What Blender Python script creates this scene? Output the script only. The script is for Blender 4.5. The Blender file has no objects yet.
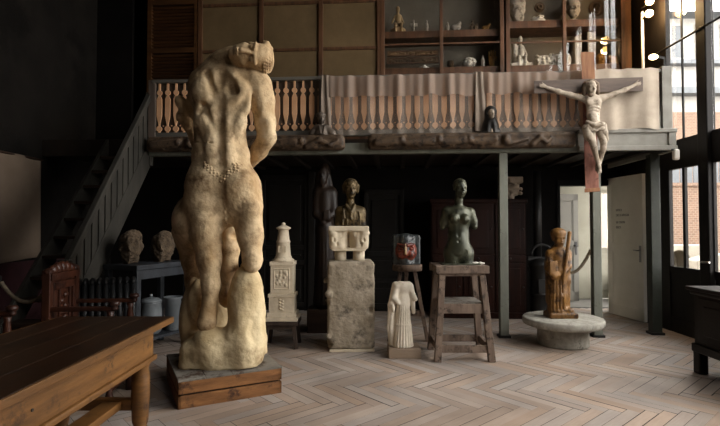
SKY, EXPO = 7.0, 0.8
import bpy, bmesh, math, random
import numpy as np
from mathutils import Vector, Matrix, Euler, noise
PI = math.pi
sc = bpy.context.scene
col = sc.collection
random.seed(7)

# ------------------------------------------------------------------ camera
CH, F = 1.4, 480.0
TH = math.atan(13 / F)
cd = bpy.data.cameras.new('camera')
cam = bpy.data.objects.new('camera', cd)
col.objects.link(cam)
cam.location = (0, 0, CH)
cam.rotation_euler = (PI / 2 + TH, 0, 0)
cd.sensor_width = 36
cd.lens = F / 720 * 36
cd.clip_start = 0.05
sc.camera = cam
sc.view_settings.view_transform = 'Standard'
sc.view_settings.look = 'None'
sc.view_settings.gamma = 1
sc.view_settings.use_curve_mapping = False

def W(px, py, D):
    """the place at depth D that the photograph shows at px, py"""
    up = (213 - py) / F
    dy = math.cos(TH) - math.sin(TH) * up
    t = D / dy
    return Vector(((px - 360) / F * t, D, CH + t * (math.sin(TH) + math.cos(TH) * up)))

def fd(py):
    """depth of the floor at row py"""
    up = (213 - py) / F
    dy = math.cos(TH) - math.sin(TH) * up
    dz = math.sin(TH) + math.cos(TH) * up
    return -CH / dz * dy

# gallery frame: u along the gallery, v away from the camera
AL = math.atan(480 / 7000)
CA, SA = math.cos(AL), math.sin(AL)
OX, OY = 1.765, 6.05

def L(u, v, z=0):
    return Vector((OX + u * CA + v * SA, OY - u * SA + v * CA, z))

def UZ(px, py, v):
    k = (px - 360) / F
    u = (k * (OY + v * CA) - OX - v * SA) / (CA + k * SA)
    Y = OY - u * SA + v * CA
    return u, W(px, py, Y).z

# ------------------------------------------------------------------ materials
def lin(c):
    return tuple(((x / 12.92) if x <= 0.04045 else ((x + 0.055) / 1.055) ** 2.4) for x in c)

def hexc(h):
    return lin(tuple(int(h[i:i + 2], 16) / 255 for i in (0, 2, 4))) + (1,)

MC = {}
def mat(name, c1, c2=None, c3=None, scale=4, detail=6, rough=.75, bump=.25, bscale=30, metal=0, stretch=(1, 1, 1),
        spec=.4, pos=(.35, .65), distort=0, rnd=0, dirt=None, dscale=9, dpos=(.52, .62), coat=0, bdist=.01):
    if name in MC: return MC[name]
    m = bpy.data.materials.new(name); m.use_nodes = True
    nt = m.node_tree; N = nt.nodes; K = nt.links
    b = N['Principled BSDF']
    b.inputs['Roughness'].default_value = rough
    b.inputs['Metallic'].default_value = metal
    b.inputs['Specular IOR Level'].default_value = spec
    if coat:
        b.inputs['Coat Weight'].default_value = coat
        b.inputs['Coat Roughness'].default_value = .25
    tc = N.new('ShaderNodeTexCoord'); mp = N.new('ShaderNodeMapping')
    mp.inputs['Scale'].default_value = stretch
    K.new(tc.outputs['Object'], mp.inputs['Vector'])
    out = None
    if c2:
        nz = N.new('ShaderNodeTexNoise')
        nz.inputs['Scale'].default_value = scale; nz.inputs['Detail'].default_value = detail
        nz.inputs['Roughness'].default_value = .62
        nz.inputs['Distortion'].default_value = distort
        K.new(mp.outputs['Vector'], nz.inputs['Vector'])
        r = N.new('ShaderNodeValToRGB')
        r.color_ramp.elements[0].position = pos[0]; r.color_ramp.elements[0].color = hexc(c1)
        r.color_ramp.elements[1].position = pos[1]; r.color_ramp.elements[1].color = hexc(c2)
        if c3:
            e = r.color_ramp.elements.new(min(.98, pos[1] + .15)); e.color = hexc(c3)
        K.new(nz.outputs['Fac'], r.inputs['Fac'])
        out = r.outputs['Color']
    if dirt:
        n2 = N.new('ShaderNodeTexNoise'); n2.inputs['Scale'].default_value = dscale; n2.inputs['Detail'].default_value = 8
        n2.inputs['Roughness'].default_value = .7
        K.new(tc.outputs['Object'], n2.inputs['Vector'])
        r2 = N.new('ShaderNodeValToRGB')
        r2.color_ramp.elements[0].position = dpos[0]; r2.color_ramp.elements[0].color = (0, 0, 0, 1)
        r2.color_ramp.elements[1].position = dpos[1]; r2.color_ramp.elements[1].color = (1, 1, 1, 1)
        K.new(n2.outputs['Fac'], r2.inputs['Fac'])
        mx = N.new('ShaderNodeMix'); mx.data_type = 'RGBA'
        K.new(r2.outputs['Color'], mx.inputs[0])
        if out: K.new(out, mx.inputs[6])
        else: mx.inputs[6].default_value = hexc(c1)
        mx.inputs[7].default_value = hexc(dirt)
        out = mx.outputs[2]
    if rnd:
        oi = N.new('ShaderNodeObjectInfo'); hs = N.new('ShaderNodeHueSaturation')
        ma = N.new('ShaderNodeMapRange'); ma.inputs[3].default_value = 1 - rnd; ma.inputs[4].default_value = 1 + rnd
        K.new(oi.outputs['Random'], ma.inputs[0]); K.new(ma.outputs[0], hs.inputs['Value'])
        if out: K.new(out, hs.inputs['Color'])
        else: hs.inputs['Color'].default_value = hexc(c1)
        out = hs.outputs['Color']
    if out: K.new(out, b.inputs['Base Color'])
    else: b.inputs['Base Color'].default_value = hexc(c1)
    if bump:
        n3 = N.new('ShaderNodeTexNoise'); n3.inputs['Scale'].default_value = bscale; n3.inputs['Detail'].default_value = 5
        K.new(mp.outputs['Vector'], n3.inputs['Vector'])
        bp = N.new('ShaderNodeBump'); bp.inputs['Strength'].default_value = bump; bp.inputs['Distance'].default_value = bdist
        K.new(n3.outputs['Fac'], bp.inputs['Height']); K.new(bp.outputs['Normal'], b.inputs['Normal'])
    MC[name] = m
    return m

def emis(name, c, s):
    if name in MC: return MC[name]
    m = bpy.data.materials.new(name); m.use_nodes = True
    b = m.node_tree.nodes['Principled BSDF']
    b.inputs['Emission Color'].default_value = hexc(c); b.inputs['Emission Strength'].default_value = s
    MC[name] = m
    return m

def glassmat(name='pane_glass', tint=(1, 1, 1, 1), rough=.02):
    if name in MC: return MC[name]
    m = bpy.data.materials.new(name); m.use_nodes = True
    nt = m.node_tree; N = nt.nodes; K = nt.links
    N.remove(N['Principled BSDF'])
    t = N.new('ShaderNodeBsdfTransparent'); t.inputs[0].default_value = tint
    g = N.new('ShaderNodeBsdfGlossy'); g.inputs['Roughness'].default_value = rough
    lw = N.new('ShaderNodeLayerWeight'); lw.inputs[0].default_value = .5
    pw = N.new('ShaderNodeMath'); pw.operation = 'POWER'; pw.inputs[1].default_value = 4
    K.new(lw.outputs['Facing'], pw.inputs[0])
    fr = N.new('ShaderNodeMath'); fr.operation = 'MULTIPLY_ADD'; fr.inputs[1].default_value = .8; fr.inputs[2].default_value = .04
    K.new(pw.outputs[0], fr.inputs[0])
    mx = N.new('ShaderNodeMixShader')
    K.new(fr.outputs[0], mx.inputs[0]); K.new(t.outputs[0], mx.inputs[1]); K.new(g.outputs[0], mx.inputs[2])
    K.new(mx.outputs[0], N['Material Output'].inputs[0])
    MC[name] = m
    return m

def sheermat(name, c, a):
    if name in MC: return MC[name]
    m = bpy.data.materials.new(name); m.use_nodes = True
    nt = m.node_tree; N = nt.nodes; K = nt.links
    N.remove(N['Principled BSDF'])
    t = N.new('ShaderNodeBsdfTransparent')
    d = N.new('ShaderNodeBsdfDiffuse'); d.inputs[0].default_value = hexc(c)
    tr = N.new('ShaderNodeBsdfTranslucent'); tr.inputs[0].default_value = hexc(c)
    m1 = N.new('ShaderNodeMixShader'); m1.inputs[0].default_value = .35
    m2 = N.new('ShaderNodeMixShader'); m2.inputs[0].default_value = a
    K.new(d.outputs[0], m1.inputs[1]); K.new(tr.outputs[0], m1.inputs[2])
    K.new(t.outputs[0], m2.inputs[1]); K.new(m1.outputs[0], m2.inputs[2])
    K.new(m2.outputs[0], N['Material Output'].inputs[0])
    MC[name] = m
    return m

# ------------------------------------------------------------------ objects
def tag(o, label=None, cat=None, group=None, kind=None):
    if label: o['label'] = label
    if cat: o['category'] = cat
    if group: o['group'] = group
    if kind: o['kind'] = kind
    return o

def thing(name, label, cat, loc=(0, 0, 0), rz=0, group=None):
    o = bpy.data.objects.new(name, None); col.objects.link(o)
    o.empty_display_size = .05
    o.location = loc; o.rotation_euler = (0, 0, rz)
    return tag(o, label, cat, group)

def gthing(name, label, cat, u, v, z, rz=0, group=None):
    return thing(name, label, cat, L(u, v, z), rz - AL, group)

class MB:
    """collects shapes into one mesh"""
    def __init__(s): s.bm = bmesh.new()
    def box(s, lo, hi, R=None, c=None):
        lo = Vector(lo); hi = Vector(hi)
        vs = [s.bm.verts.new((lo.x if i & 1 == 0 else hi.x, lo.y if i & 2 == 0 else hi.y, lo.z if i & 4 == 0 else hi.z)) for i in range(8)]
        if R is not None:
            c = (lo + hi) / 2 if c is None else Vector(c)
            for v in vs: v.co = R @ (v.co - c) + c
        for f in ((0, 2, 3, 1), (4, 5, 7, 6), (0, 1, 5, 4), (2, 6, 7, 3), (0, 4, 6, 2), (1, 3, 7, 5)):
            s.bm.faces.new([vs[i] for i in f])
        return s
    def hexa(s, pts):
        vs = [s.bm.verts.new(p) for p in pts]      # bottom 4 (ccw), top 4
        for f in ((3, 2, 1, 0), (4, 5, 6, 7), (0, 1, 5, 4), (1, 2, 6, 5), (2, 3, 7, 6), (3, 0, 4, 7)):
            s.bm.faces.new([vs[i] for i in f])
        return s
    def bar(s, p, q, w, h, up=(0, 0, 1), w2=None, h2=None):
        """a bar of section w x h from p to q"""
        p = Vector(p); q = Vector(q); d = (q - p).normalized()
        up = Vector(up)
        if abs(d.dot(up)) > .98: up = Vector((0, 1, 0))
        r = d.cross(up).normalized(); n = r.cross(d)
        pts = []
        for c, a, b in ((p, w, h), (q, w2 or w, h2 or h)):
            for i, j in ((-1, -1), (1, -1), (1, 1), (-1, 1)):
                pts.append(c + r * (i * a / 2) + n * (j * b / 2))
        s.hexa(pts); return s
    def cyl(s, p, q, r1, r2=None, n=20, cap=True):
        p = Vector(p); q = Vector(q); d = (q - p).normalized()
        a = d.cross(Vector((0, 0, 1)))
        a = Vector((1, 0, 0)) if a.length < 1e-4 else a.normalized()
        b = d.cross(a)
        r2 = r1 if r2 is None else r2
        A, B = [], []
        for i in range(n):
            t = 2 * PI * i / n; e = a * math.cos(t) + b * math.sin(t)
            A.append(s.bm.verts.new(p + e * r1)); B.append(s.bm.verts.new(q + e * r2))
        for i in range(n):
            j = (i + 1) % n
            f = s.bm.faces.new((A[i], B[i], B[j], A[j])); f.smooth = True
        if cap:
            s.bm.faces.new(A); s.bm.faces.new(B[::-1])
        return s
    def lathe(s, prof, c=(0, 0, 0), n=32, sx=1, sy=1):
        c = Vector(c); rows = []
        for r, z in prof:
            if r < 1e-5: rows.append([s.bm.verts.new(c + Vector((0, 0, z)))])
            else: rows.append([s.bm.verts.new(c + Vector((sx * r * math.cos(2 * PI * i / n), sy * r * math.sin(2 * PI * i / n), z))) for i in range(n)])
        for a, b in zip(rows, rows[1:]):
            for i in range(n):
                j = (i + 1) % n
                if len(a) == 1 and len(b) == 1: continue
                if len(a) == 1: f = s.bm.faces.new((a[0], b[j], b[i]))
                elif len(b) == 1: f = s.bm.faces.new((a[i], a[j], b[0]))
                else: f = s.bm.faces.new((a[i], a[j], b[j], b[i]))
                f.smooth = True
        if len(rows[0]) > 1: s.bm.faces.new(rows[0][::-1])
        if len(rows[-1]) > 1: s.bm.faces.new(rows[-1])
        return s
    def prism(s, poly, a, b, axis='y'):
        def P(p, t): return {'y': (p[0], t, p[1]), 'x': (t, p[0], p[1]), 'z': (p[0], p[1], t)}[axis]
        A = [s.bm.verts.new(P(p, a)) for p in poly]; B = [s.bm.verts.new(P(p, b)) for p in poly]
        n = len(poly)
        for i in range(n):
            j = (i + 1) % n; s.bm.faces.new((A[i], A[j], B[j], B[i]))
        s.bm.faces.new(A[::-1]); s.bm.faces.new(B)
        return s
    def tube(s, pts, r, n=10, r2=None, twist=None):
        pts = [Vector(p) for p in pts]; rows = []
        m = len(pts)
        for k, p in enumerate(pts):
            d = (pts[min(k + 1, m - 1)] - pts[max(k - 1, 0)]).normalized()
            up = Vector((0, 0, 1)) if abs(d.z) < .95 else Vector((0, 1, 0))
            a = d.cross(up).normalized(); b = a.cross(d)
            rr = r if r2 is None else r + (r2 - r) * k / (m - 1)
            row = []
            for i in range(n):
                t = 2 * PI * i / n
                q = rr * (1 if twist is None else 1 + .16 * math.cos(3 * (t + twist * k)))
                row.append(s.bm.verts.new(p + a * (q * math.cos(t)) + b * (q * math.sin(t))))
            rows.append(row)
        for A, B in zip(rows, rows[1:]):
            for i in range(n):
                j = (i + 1) % n
                f = s.bm.faces.new((A[i], A[j], B[j], B[i])); f.smooth = True
        s.bm.faces.new(rows[0][::-1]); s.bm.faces.new(rows[-1])
        return s
    def ball(s, c, r, n=16, m=10, R=None):
        c = Vector(c); r = (r, r, r) if isinstance(r, (int, float)) else r
        M = Matrix.Translation(c) @ (R.to_4x4() if R is not None else Matrix()) @ Matrix.Diagonal((*r, 1))
        g = bmesh.ops.create_uvsphere(s.bm, u_segments=n, v_segments=m, radius=1, matrix=M)
        for v in g['verts']:
            for f in v.link_faces: f.smooth = True
        return s
    def grid(s, fn, nu, nv, smooth=True):
        g = [[s.bm.verts.new(fn(i / nu, j / nv)) for j in range(nv + 1)] for i in range(nu + 1)]
        for i in range(nu):
            for j in range(nv):
                f = s.bm.faces.new((g[i][j], g[i + 1][j], g[i + 1][j + 1], g[i][j + 1])); f.smooth = smooth
        return s
    def build(s, name, m, parent=None, loc=None, rz=None, bevel=0, seg=2, solid=0):
        bmesh.ops.recalc_face_normals(s.bm, faces=s.bm.faces)
        me = bpy.data.meshes.new(name); s.bm.to_mesh(me); s.bm.free()
        o = bpy.data.objects.new(name, me); col.objects.link(o)
        if m: me.materials.append(m)
        if parent: o.parent = parent
        if loc is not None: o.location = loc
        if rz is not None: o.rotation_euler = (0, 0, rz)
        if solid:
            d = o.modifiers.new('solid', 'SOLIDIFY'); d.thickness = solid; d.offset = 0
        if bevel:
            d = o.modifiers.new('bevel', 'BEVEL'); d.width = bevel; d.segments = seg; d.limit_method = 'ANGLE'; d.angle_limit = math.radians(40)
            d.harden_normals = False
        return o

def gbuild(mb, name, m, bevel=0, kind=None):
    o = mb.build(name, m, None, (OX, OY, 0), -AL, bevel)
    if kind: o['kind'] = kind
    return o

def dup(root, loc, rz=None, label=None, group=None):
    r = root.copy(); col.objects.link(r); r.location = loc
    if rz is not None: r.rotation_euler = (0, 0, rz)
    if label: r['label'] = label
    if group: r['group'] = group
    for ch in list(root.children):
        c = ch.copy(); col.objects.link(c); c.parent = r
        for g in ch.children:
            d = g.copy(); col.objects.link(d); d.parent = c
    return r

# ------------------------------------------------------------------ sculpting: smooth-blended solids turned into one skin
class Clay:
    def __init__(s, lo, hi, h):
        s.h = h; s.lo = np.array(lo, float)
        n = np.ceil((np.array(hi) - s.lo) / h).astype(int) + 1
        s.n = n; s.F = np.full(n, 1e3, np.float32)
        s.ax = [(s.lo[i] + np.arange(n[i]) * h).astype(np.float32) for i in range(3)]
    def _reg(s, lo, hi, pad):
        a = np.maximum(0, np.floor((np.array(lo) - pad - s.lo) / s.h).astype(int))
        b = np.minimum(s.n, np.ceil((np.array(hi) + pad - s.lo) / s.h).astype(int) + 1)
        if (b <= a).any(): return None
        sl = tuple(slice(a[i], b[i]) for i in range(3))
        X, Y, Z = np.meshgrid(*[s.ax[i][sl[i]] for i in range(3)], indexing='ij', sparse=True)
        return sl, X, Y, Z
    def _put(s, sl, d, k, sub):
        A = s.F[sl]
        if sub:
            d = -d; h = np.clip(.5 - .5 * (d - A) / k, 0, 1)      # smooth max
            s.F[sl] = d * (1 - h) + A * h + k * h * (1 - h)
        else:
            h = np.clip(.5 + .5 * (A - d) / k, 0, 1)
            A2 = np.minimum(A, d + 2 * k)
            s.F[sl] = A2 * (1 - h) + d * h - k * h * (1 - h)
    def cap(s, p, q, r1, r2=None, k=.02, sub=False):
        r2 = r1 if r2 is None else r2
        p = np.array(p, np.float32); q = np.array(q, np.float32); R = max(r1, r2)
        g = s._reg(np.minimum(p, q) - R, np.maximum(p, q) + R, 2 * k + 2 * s.h)
        if g is None: return s
        sl, X, Y, Z = g; d = q - p; L2 = float(d @ d) + 1e-12
        t = np.clip(((X - p[0]) * d[0] + (Y - p[1]) * d[1] + (Z - p[2]) * d[2]) / L2, 0, 1)
        D = np.sqrt((X - p[0] - t * d[0]) ** 2 + (Y - p[1] - t * d[1]) ** 2 + (Z - p[2] - t * d[2]) ** 2) - (r1 + (r2 - r1) * t)
        s._put(sl, D, k, sub); return s
    def chain(s, pts, k=.02, sub=False):
        for (a, ra), (b, rb) in zip(pts, pts[1:]): s.cap(a, b, ra, rb, k, sub)
        return s
    def ell(s, c, r, k=.02, R=None, sub=False):
        c = np.array(c, np.float32); r = np.array(r, np.float32)
        m = float(max(r))
        g = s._reg(c - m, c + m, 2 * k + 2 * s.h)
        if g is None: return s
        sl, X, Y, Z = g; X = X - c[0]; Y = Y - c[1]; Z = Z - c[2]
        if R is not None:
            R = np.array(R, np.float32)      # columns = local axes
            X, Y, Z = (X * R[0, i] + Y * R[1, i] + Z * R[2, i] for i in range(3))
        k0 = np.sqrt((X / r[0]) ** 2 + (Y / r[1]) ** 2 + (Z / r[2]) ** 2)
        k1 = np.sqrt((X / r[0] ** 2) ** 2 + (Y / r[1] ** 2) ** 2 + (Z / r[2] ** 2) ** 2) + 1e-9
        s._put(sl, k0 * (k0 - 1) / k1, k, sub); return s
    def box(s, c, hf, rnd=.01, k=.02, R=None, sub=False):
        c = np.array(c, np.float32); hf = np.array(hf, np.float32)
        m = float(np.linalg.norm(hf)) if R is not None else hf
        g = s._reg(c - m, c + m, 2 * k + 2 * s.h)
        if g is None: return s
        sl, X, Y, Z = g; X = X - c[0]; Y = Y - c[1]; Z = Z - c[2]
        if R is not None:
            R = np.array(R, np.float32)
            X, Y, Z = (X * R[0, i] + Y * R[1, i] + Z * R[2, i] for i in range(3))
        q = [np.abs(X) - hf[0] + rnd, np.abs(Y) - hf[1] + rnd, np.abs(Z) - hf[2] + rnd]
        D = np.sqrt(np.maximum(q[0], 0) ** 2 + np.maximum(q[1], 0) ** 2 + np.maximum(q[2], 0) ** 2) + np.minimum(np.maximum(q[0], np.maximum(q[1], q[2])), 0) - rnd
        s._put(sl, D, k, sub); return s
    def skin(s):
        F = np.clip(s.F, -5 * s.h, 5 * s.h)
        F[0] = F[-1] = 5 * s.h; F[:, 0] = F[:, -1] = 5 * s.h; F[:, :, 0] = F[:, :, -1] = 5 * s.h
        ins = F < 0
        n = np.array(F.shape)
        # cells with a sign change
        cnt = np.zeros(n - 1, np.int8)
        for dx in (0, 1):
            for dy in (0, 1):
                for dz in (0, 1):
                    cnt += ins[dx:n[0] - 1 + dx, dy:n[1] - 1 + dy, dz:n[2] - 1 + dz]
        act = (cnt > 0) & (cnt < 8)
        idx = np.full(n - 1, -1, np.int64)
        cells = np.argwhere(act); idx[act] = np.arange(len(cells))
        acc = np.zeros((len(cells), 3)); num = np.zeros(len(cells))
        C = [(0, 0, 0), (1, 0, 0), (0, 1, 0), (1, 1, 0), (0, 0, 1), (1, 0, 1), (0, 1, 1), (1, 1, 1)]
        val = np.array([F[cells[:, 0] + a, cells[:, 1] + b, cells[:, 2] + c] for a, b, c in C])
        for i in range(8):
            for j in range(i + 1, 8):
                if sum(abs(C[i][t] - C[j][t]) for t in range(3)) != 1: continue
                m = (val[i] < 0) != (val[j] < 0)
                t = val[i][m] / (val[i][m] - val[j][m])
                acc[m] += np.array(C[i]) + t[:, None] * (np.array(C[j]) - np.array(C[i])); num[m] += 1
        V = (cells + acc / num[:, None]) * s.h + s.lo
        Q = []
        for a in range(3):
            b, c = (a + 1) % 3, (a + 2) % 3
            lo = [slice(0, None)] * 3; hi = [slice(0, None)] * 3
            lo[a] = slice(0, n[a] - 1); hi[a] = slice(1, n[a])
            ch = np.argwhere(ins[tuple(lo)] != ins[tuple(hi)])
            ch = ch[(ch[:, b] > 0) & (ch[:, c] > 0) & (ch[:, b] < n[b] - 1) & (ch[:, c] < n[c] - 1)]
            w = ins[ch[:, 0], ch[:, 1], ch[:, 2]]
            e = np.eye(3, dtype=int)
            q = np.stack([idx[tuple((ch - e[b] - e[c]).T)], idx[tuple((ch - e[c]).T)], idx[tuple(ch.T)], idx[tuple((ch - e[b]).T)]], 1)
            q[~w] = q[~w][:, ::-1]
            Q.append(q)
        return V, np.concatenate(Q)
    def hit(s, x, z):
        """depth (local y) of the front surface at x, z"""
        i = int(round((x - s.lo[0]) / s.h)); k = int(round((z - s.lo[2]) / s.h))
        c = s.F[min(max(i, 0), s.n[0] - 1), :, min(max(k, 0), s.n[2] - 1)]
        w = np.nonzero(c < 0)[0]
        return None if len(w) == 0 else s.lo[1] + w[0] * s.h
    def build(s, name, m, parent=None, loc=None, rz=None, smooth=1, fn=None, rough=()):
        V, Q = s.skin()
        me = bpy.data.meshes.new(name)
        me.vertices.add(len(V)); me.loops.add(Q.size); me.polygons.add(len(Q))
        for _ in range(smooth):                                   # light relaxation
            S = np.zeros_like(V); N = np.zeros(len(V))
            for i in range(4):
                for j in ((i + 1) % 4, (i + 3) % 4):
                    np.add.at(S, Q[:, i], V[Q[:, j]]); np.add.at(N, Q[:, i], 1)
            V = .5 * V + .5 * S / np.maximum(N, 1)[:, None]
        for sc_, amp in rough:
            V = V + np.array([noise.noise_vector(Vector(v) * sc_) for v in V]) * amp
        me.vertices.foreach_set('co', V.astype(np.float32).ravel())
        me.loops.foreach_set('vertex_index', Q.astype(np.int32).ravel())
        me.polygons.foreach_set('loop_start', np.arange(0, Q.size, 4, dtype=np.int32))
        me.polygons.foreach_set('loop_total', np.full(len(Q), 4, np.int32))
        me.polygons.foreach_set('use_smooth', np.ones(len(Q), bool))
        me.update(calc_edges=True); me.validate()
        o = bpy.data.objects.new(name, me); col.objects.link(o)
        me.materials.append(m)
        if parent: o.parent = parent
        if loc is not None: o.location = loc
        if rz is not None: o.rotation_euler = (0, 0, rz)
        return o

def frame(up, fwd):
    u = Vector(up).normalized(); f = Vector(fwd); f = (f - u * f.dot(u)).normalized()
    r = f.cross(u)
    return Matrix((r, f, u)).transposed()

def sculpt_head(S, c, H, up=(0, 0, 1), fwd=(0, -1, 0), hair=0, beard=0, face=1.0, jaw=1.0, eyes=True, kk=1.0, eu=0, deep=1):
    """adds a head of height H (chin to crown) centred on c"""
    R = frame(up, fwd); c = Vector(c)
    def p(r, f, u): return c + R @ Vector((r * H, f * H, u * H))
    def E(pos, rad, k=.03, sub=False): S.ell(p(*pos), [x * H for x in rad], k * H * kk, R, sub)
    def Cp(a, b, r1, r2, k=.03, sub=False): S.cap(p(*a), p(*b), r1 * H, r2 * H, k * H * kk, sub)
    E((0, -.06, .14), (.335, .40, .36), .05)
    E((0, .10, -.16), (.27 * jaw, .26, .33), .08)
    E((0, .20, -.41), (.12 * jaw, .11, .085), .06)
    for s in (-1, 1):
        E((s * .18, .21, -.12), (.09, .08, .10), .06)
    if eyes:
        for s in (-1, 1): E((s * .14, .37, eu), (.10 * deep, .075 * deep, .062 * deep), .035, True)
        for s in (-1, 1): E((s * .14, .285, eu - .005), (.072, .05, .042), .012)
        Cp((-.23, .27, eu + .08), (-.05, .335, eu + .07), .04, .045, .04)
        Cp((.23, .27, eu + .08), (.05, .335, eu + .07), .04, .045, .04)
    Cp((0, .33, eu + .05), (0, .44 * face, -.13), .035, .06, .035)
    E((0, .36, -.245), (.105, .05, .028), .02)
    E((0, .35, -.295), (.085, .05, .03), .02)
    Cp((-.10, .385, -.27), (.10, .385, -.27), .010, .010, .012, True)
    for s in (-1, 1): E((s * .325, -.03, -.03), (.04, .08, .12), .03)
    if hair:
        E((0, -.10, .20), (.37 * hair, .42 * hair, .37), .03)
        Cp((-.30, -.10, -.02), (.30, -.10, -.02), .10, .10, .05)
    if beard:
        E((0, .20, -.42), (.24, .20, .22), .06)
        E((0, .22, -.58), (.15, .13, .18), .06)
# ------------------------------------------------------------------ materials of the place
M_wallL = mat('dark_limewash', '13110f', '1d1a17', spec=.12, scale=1.6, rough=.85, bump=.15, dirt='0f0d0b', dscale=1.1)
M_wallB = mat('dark_brown_wall', '0d0b0a', '151210', spec=.12, scale=2, rough=.8, bump=.15)  # very dark brown all over, slightly mottled
M_ceil = mat('dark_ceiling', '2a2520', '383029', scale=2, rough=.9)
M_frame = mat('dark_window_frame', '0c0907', '140f0b', scale=6, stretch=(1, 1, .2), rough=.6, bump=.1, spec=.2)
M_greywood = mat('grey_green_paint', '64665c', '7d7f74', scale=5, stretch=(1, 1, .25), rough=.65, bump=.15, dirt='4a463e', dscale=12, dpos=(.6, .68))
M_greypale = mat('pale_grey_paint', '86837b', '99968d', scale=5, rough=.6, bump=.1)
M_darkwood = mat('old_dark_wood', '241811', '3a281c', scale=6, stretch=(.3, .3, 2), rough=.55, bump=.2)
M_redwood = mat('dark_red_wood', '170a06', '27120b', spec=.12, scale=5, stretch=(2, 2, .3), rough=.45, bump=.12)
M_brownwood = mat('brown_frame_wood', '422c1c', '684730', scale=6, stretch=(2, 2, .3), rough=.5, bump=.12)
M_white = mat('cream_paint', 'e2ded3', 'ece8de', scale=3, rough=.55, bump=.06)
M_glass = glassmat()

# ------------------------------------------------------------------ floor: worn oak herringbone
def floor():
    bm = bmesh.new(); Lp, w, g = .60, .094, .005
    cl = bm.loops.layers.float_color.new('tone'); uv = bm.loops.layers.uv.new('grain')
    R = Matrix.Rotation(-PI / 4 - AL, 2)
    C0 = Vector((0, 2.5))
    rnd = random.Random(3)
    for i in range(-112, 113):
        for j in range(-22, 23):
            for kind in (0, 1):
                ox = i * w + j * Lp; oy = i * w - j * Lp
                if kind == 0: x0, x1, y0, y1 = ox, ox + Lp, oy, oy + w
                else: x0, x1, y0, y1 = ox + Lp, ox + Lp + w, oy + w - Lp, oy + w
                c = R @ Vector(((x0 + x1) / 2, (y0 + y1) / 2)) + C0
                if not (-4.6 < c.x < 4.5 and -3.6 < c.y < 8.3): continue
                gg = g * rnd.choice((.2, .3, .4, .5, .6, .8, 1.5)) * .6
                x0 += gg; y0 += gg; x1 -= gg; y1 -= gg
                vs = []
                dz = rnd.uniform(-.0012, .0012)
                for (x, y) in ((x0, y0), (x1, y0), (x1, y1), (x0, y1)):
                    p = R @ Vector((x, y)) + C0
                    vs.append(bm.verts.new((p.x, p.y, dz + rnd.uniform(-.0008, .0008))))
                f = bm.faces.new(vs)
                t = rnd.random(); h = rnd.random(); o = rnd.uniform(0, 50)
                if kind == 0: q = ((0, 0), (Lp, 0), (Lp, w), (0, w))
                else: q = ((0, 0), (0, w), (Lp, w), (Lp, 0))
                for l, a in zip(f.loops, q):
                    l[cl] = (.2 + .6 * t, h, 0, 1); l[uv].uv = (a[0] + o, a[1] + o * .7)
    n = len(bm.verts)
    b = [bm.verts.new(p) for p in ((-4.6, -3.6, -.012), (4.5, -3.6, -.012), (4.5, 8.4, -.012), (-4.6, 8.4, -.012))]
    f = bm.faces.new(b)
    for l in f.loops: l[cl] = (-1, 0, 0, 1)
    me = bpy.data.meshes.new('floor'); bm.to_mesh(me); bm.free()
    o = bpy.data.objects.new('floor', me); col.objects.link(o); o['kind'] = 'structure'
    m = bpy.data.materials.new('herringbone_oak'); m.use_nodes = True
    nt = m.node_tree; N = nt.nodes; K = nt.links; B = N['Principled BSDF']
    at = N.new('ShaderNodeAttribute'); at.attribute_name = 'tone'
    sp = N.new('ShaderNodeSeparateColor'); K.new(at.outputs['Color'], sp.inputs[0])
    uvn = N.new('ShaderNodeUVMap'); uvn.uv_map = 'grain'
    mp = N.new('ShaderNodeMapping'); mp.inputs['Scale'].default_value = (2.2, 26, 1); K.new(uvn.outputs[0], mp.inputs[0])
    nz = N.new('ShaderNodeTexNoise'); nz.inputs['Scale'].default_value = 2.2; nz.inputs['Detail'].default_value = 7; nz.inputs['Distortion'].default_value = .6
    K.new(mp.outputs[0], nz.inputs[0])
    r1 = N.new('ShaderNodeValToRGB')
    E = r1.color_ramp.elements
    E[0].position = .0; E[0].color = hexc('857466'); E[1].position = 1; E[1].color = hexc('b5a496')
    e = E.new(.5); e.color = hexc('9d8b7d')
    ad = N.new('ShaderNodeMath'); ad.operation = 'MULTIPLY_ADD'; ad.inputs[1].default_value = .62; K.new(sp.outputs[0], ad.inputs[0])
    m2 = N.new('ShaderNodeMath'); m2.operation = 'MULTIPLY'; m2.inputs[1].default_value = .62; K.new(nz.outputs['Fac'], m2.inputs[0])
    K.new(m2.outputs[0], ad.inputs[2]); K.new(ad.outputs[0], r1.inputs[0])
    hs = N.new('ShaderNodeHueSaturation')
    mr = N.new('ShaderNodeMapRange'); mr.inputs[3].default_value = .55; mr.inputs[4].default_value = 1.15
    K.new(sp.outputs[1], mr.inputs[0]); K.new(mr.outputs[0], hs.inputs['Saturation']); K.new(r1.outputs[0], hs.inputs['Color'])
    tc = N.new('ShaderNodeTexCoord'); n4 = N.new('ShaderNodeTexNoise'); n4.inputs['Scale'].default_value = 1.3; n4.inputs['Detail'].default_value = 6
    K.new(tc.outputs['Object'], n4.inputs[0])
    mr2 = N.new('ShaderNodeMapRange'); mr2.inputs[1].default_value = .35; mr2.inputs[2].default_value = .7; mr2.inputs[3].default_value = .72; mr2.inputs[4].default_value = 1.12
    K.new(n4.outputs['Fac'], mr2.inputs[0]); K.new(mr2.outputs[0], hs.inputs['Value'])
    gt = N.new('ShaderNodeMath'); gt.operation = 'LESS_THAN'; gt.inputs[1].default_value = -.5; K.new(sp.outputs[0], gt.inputs[0])
    mx = N.new('ShaderNodeMix'); mx.data_type = 'RGBA'; K.new(gt.outputs[0], mx.inputs[0]); K.new(hs.outputs[0], mx.inputs[6]); mx.inputs[7].default_value = hexc('120d0a')
    K.new(mx.outputs[2], B.inputs['Base Color'])
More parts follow.
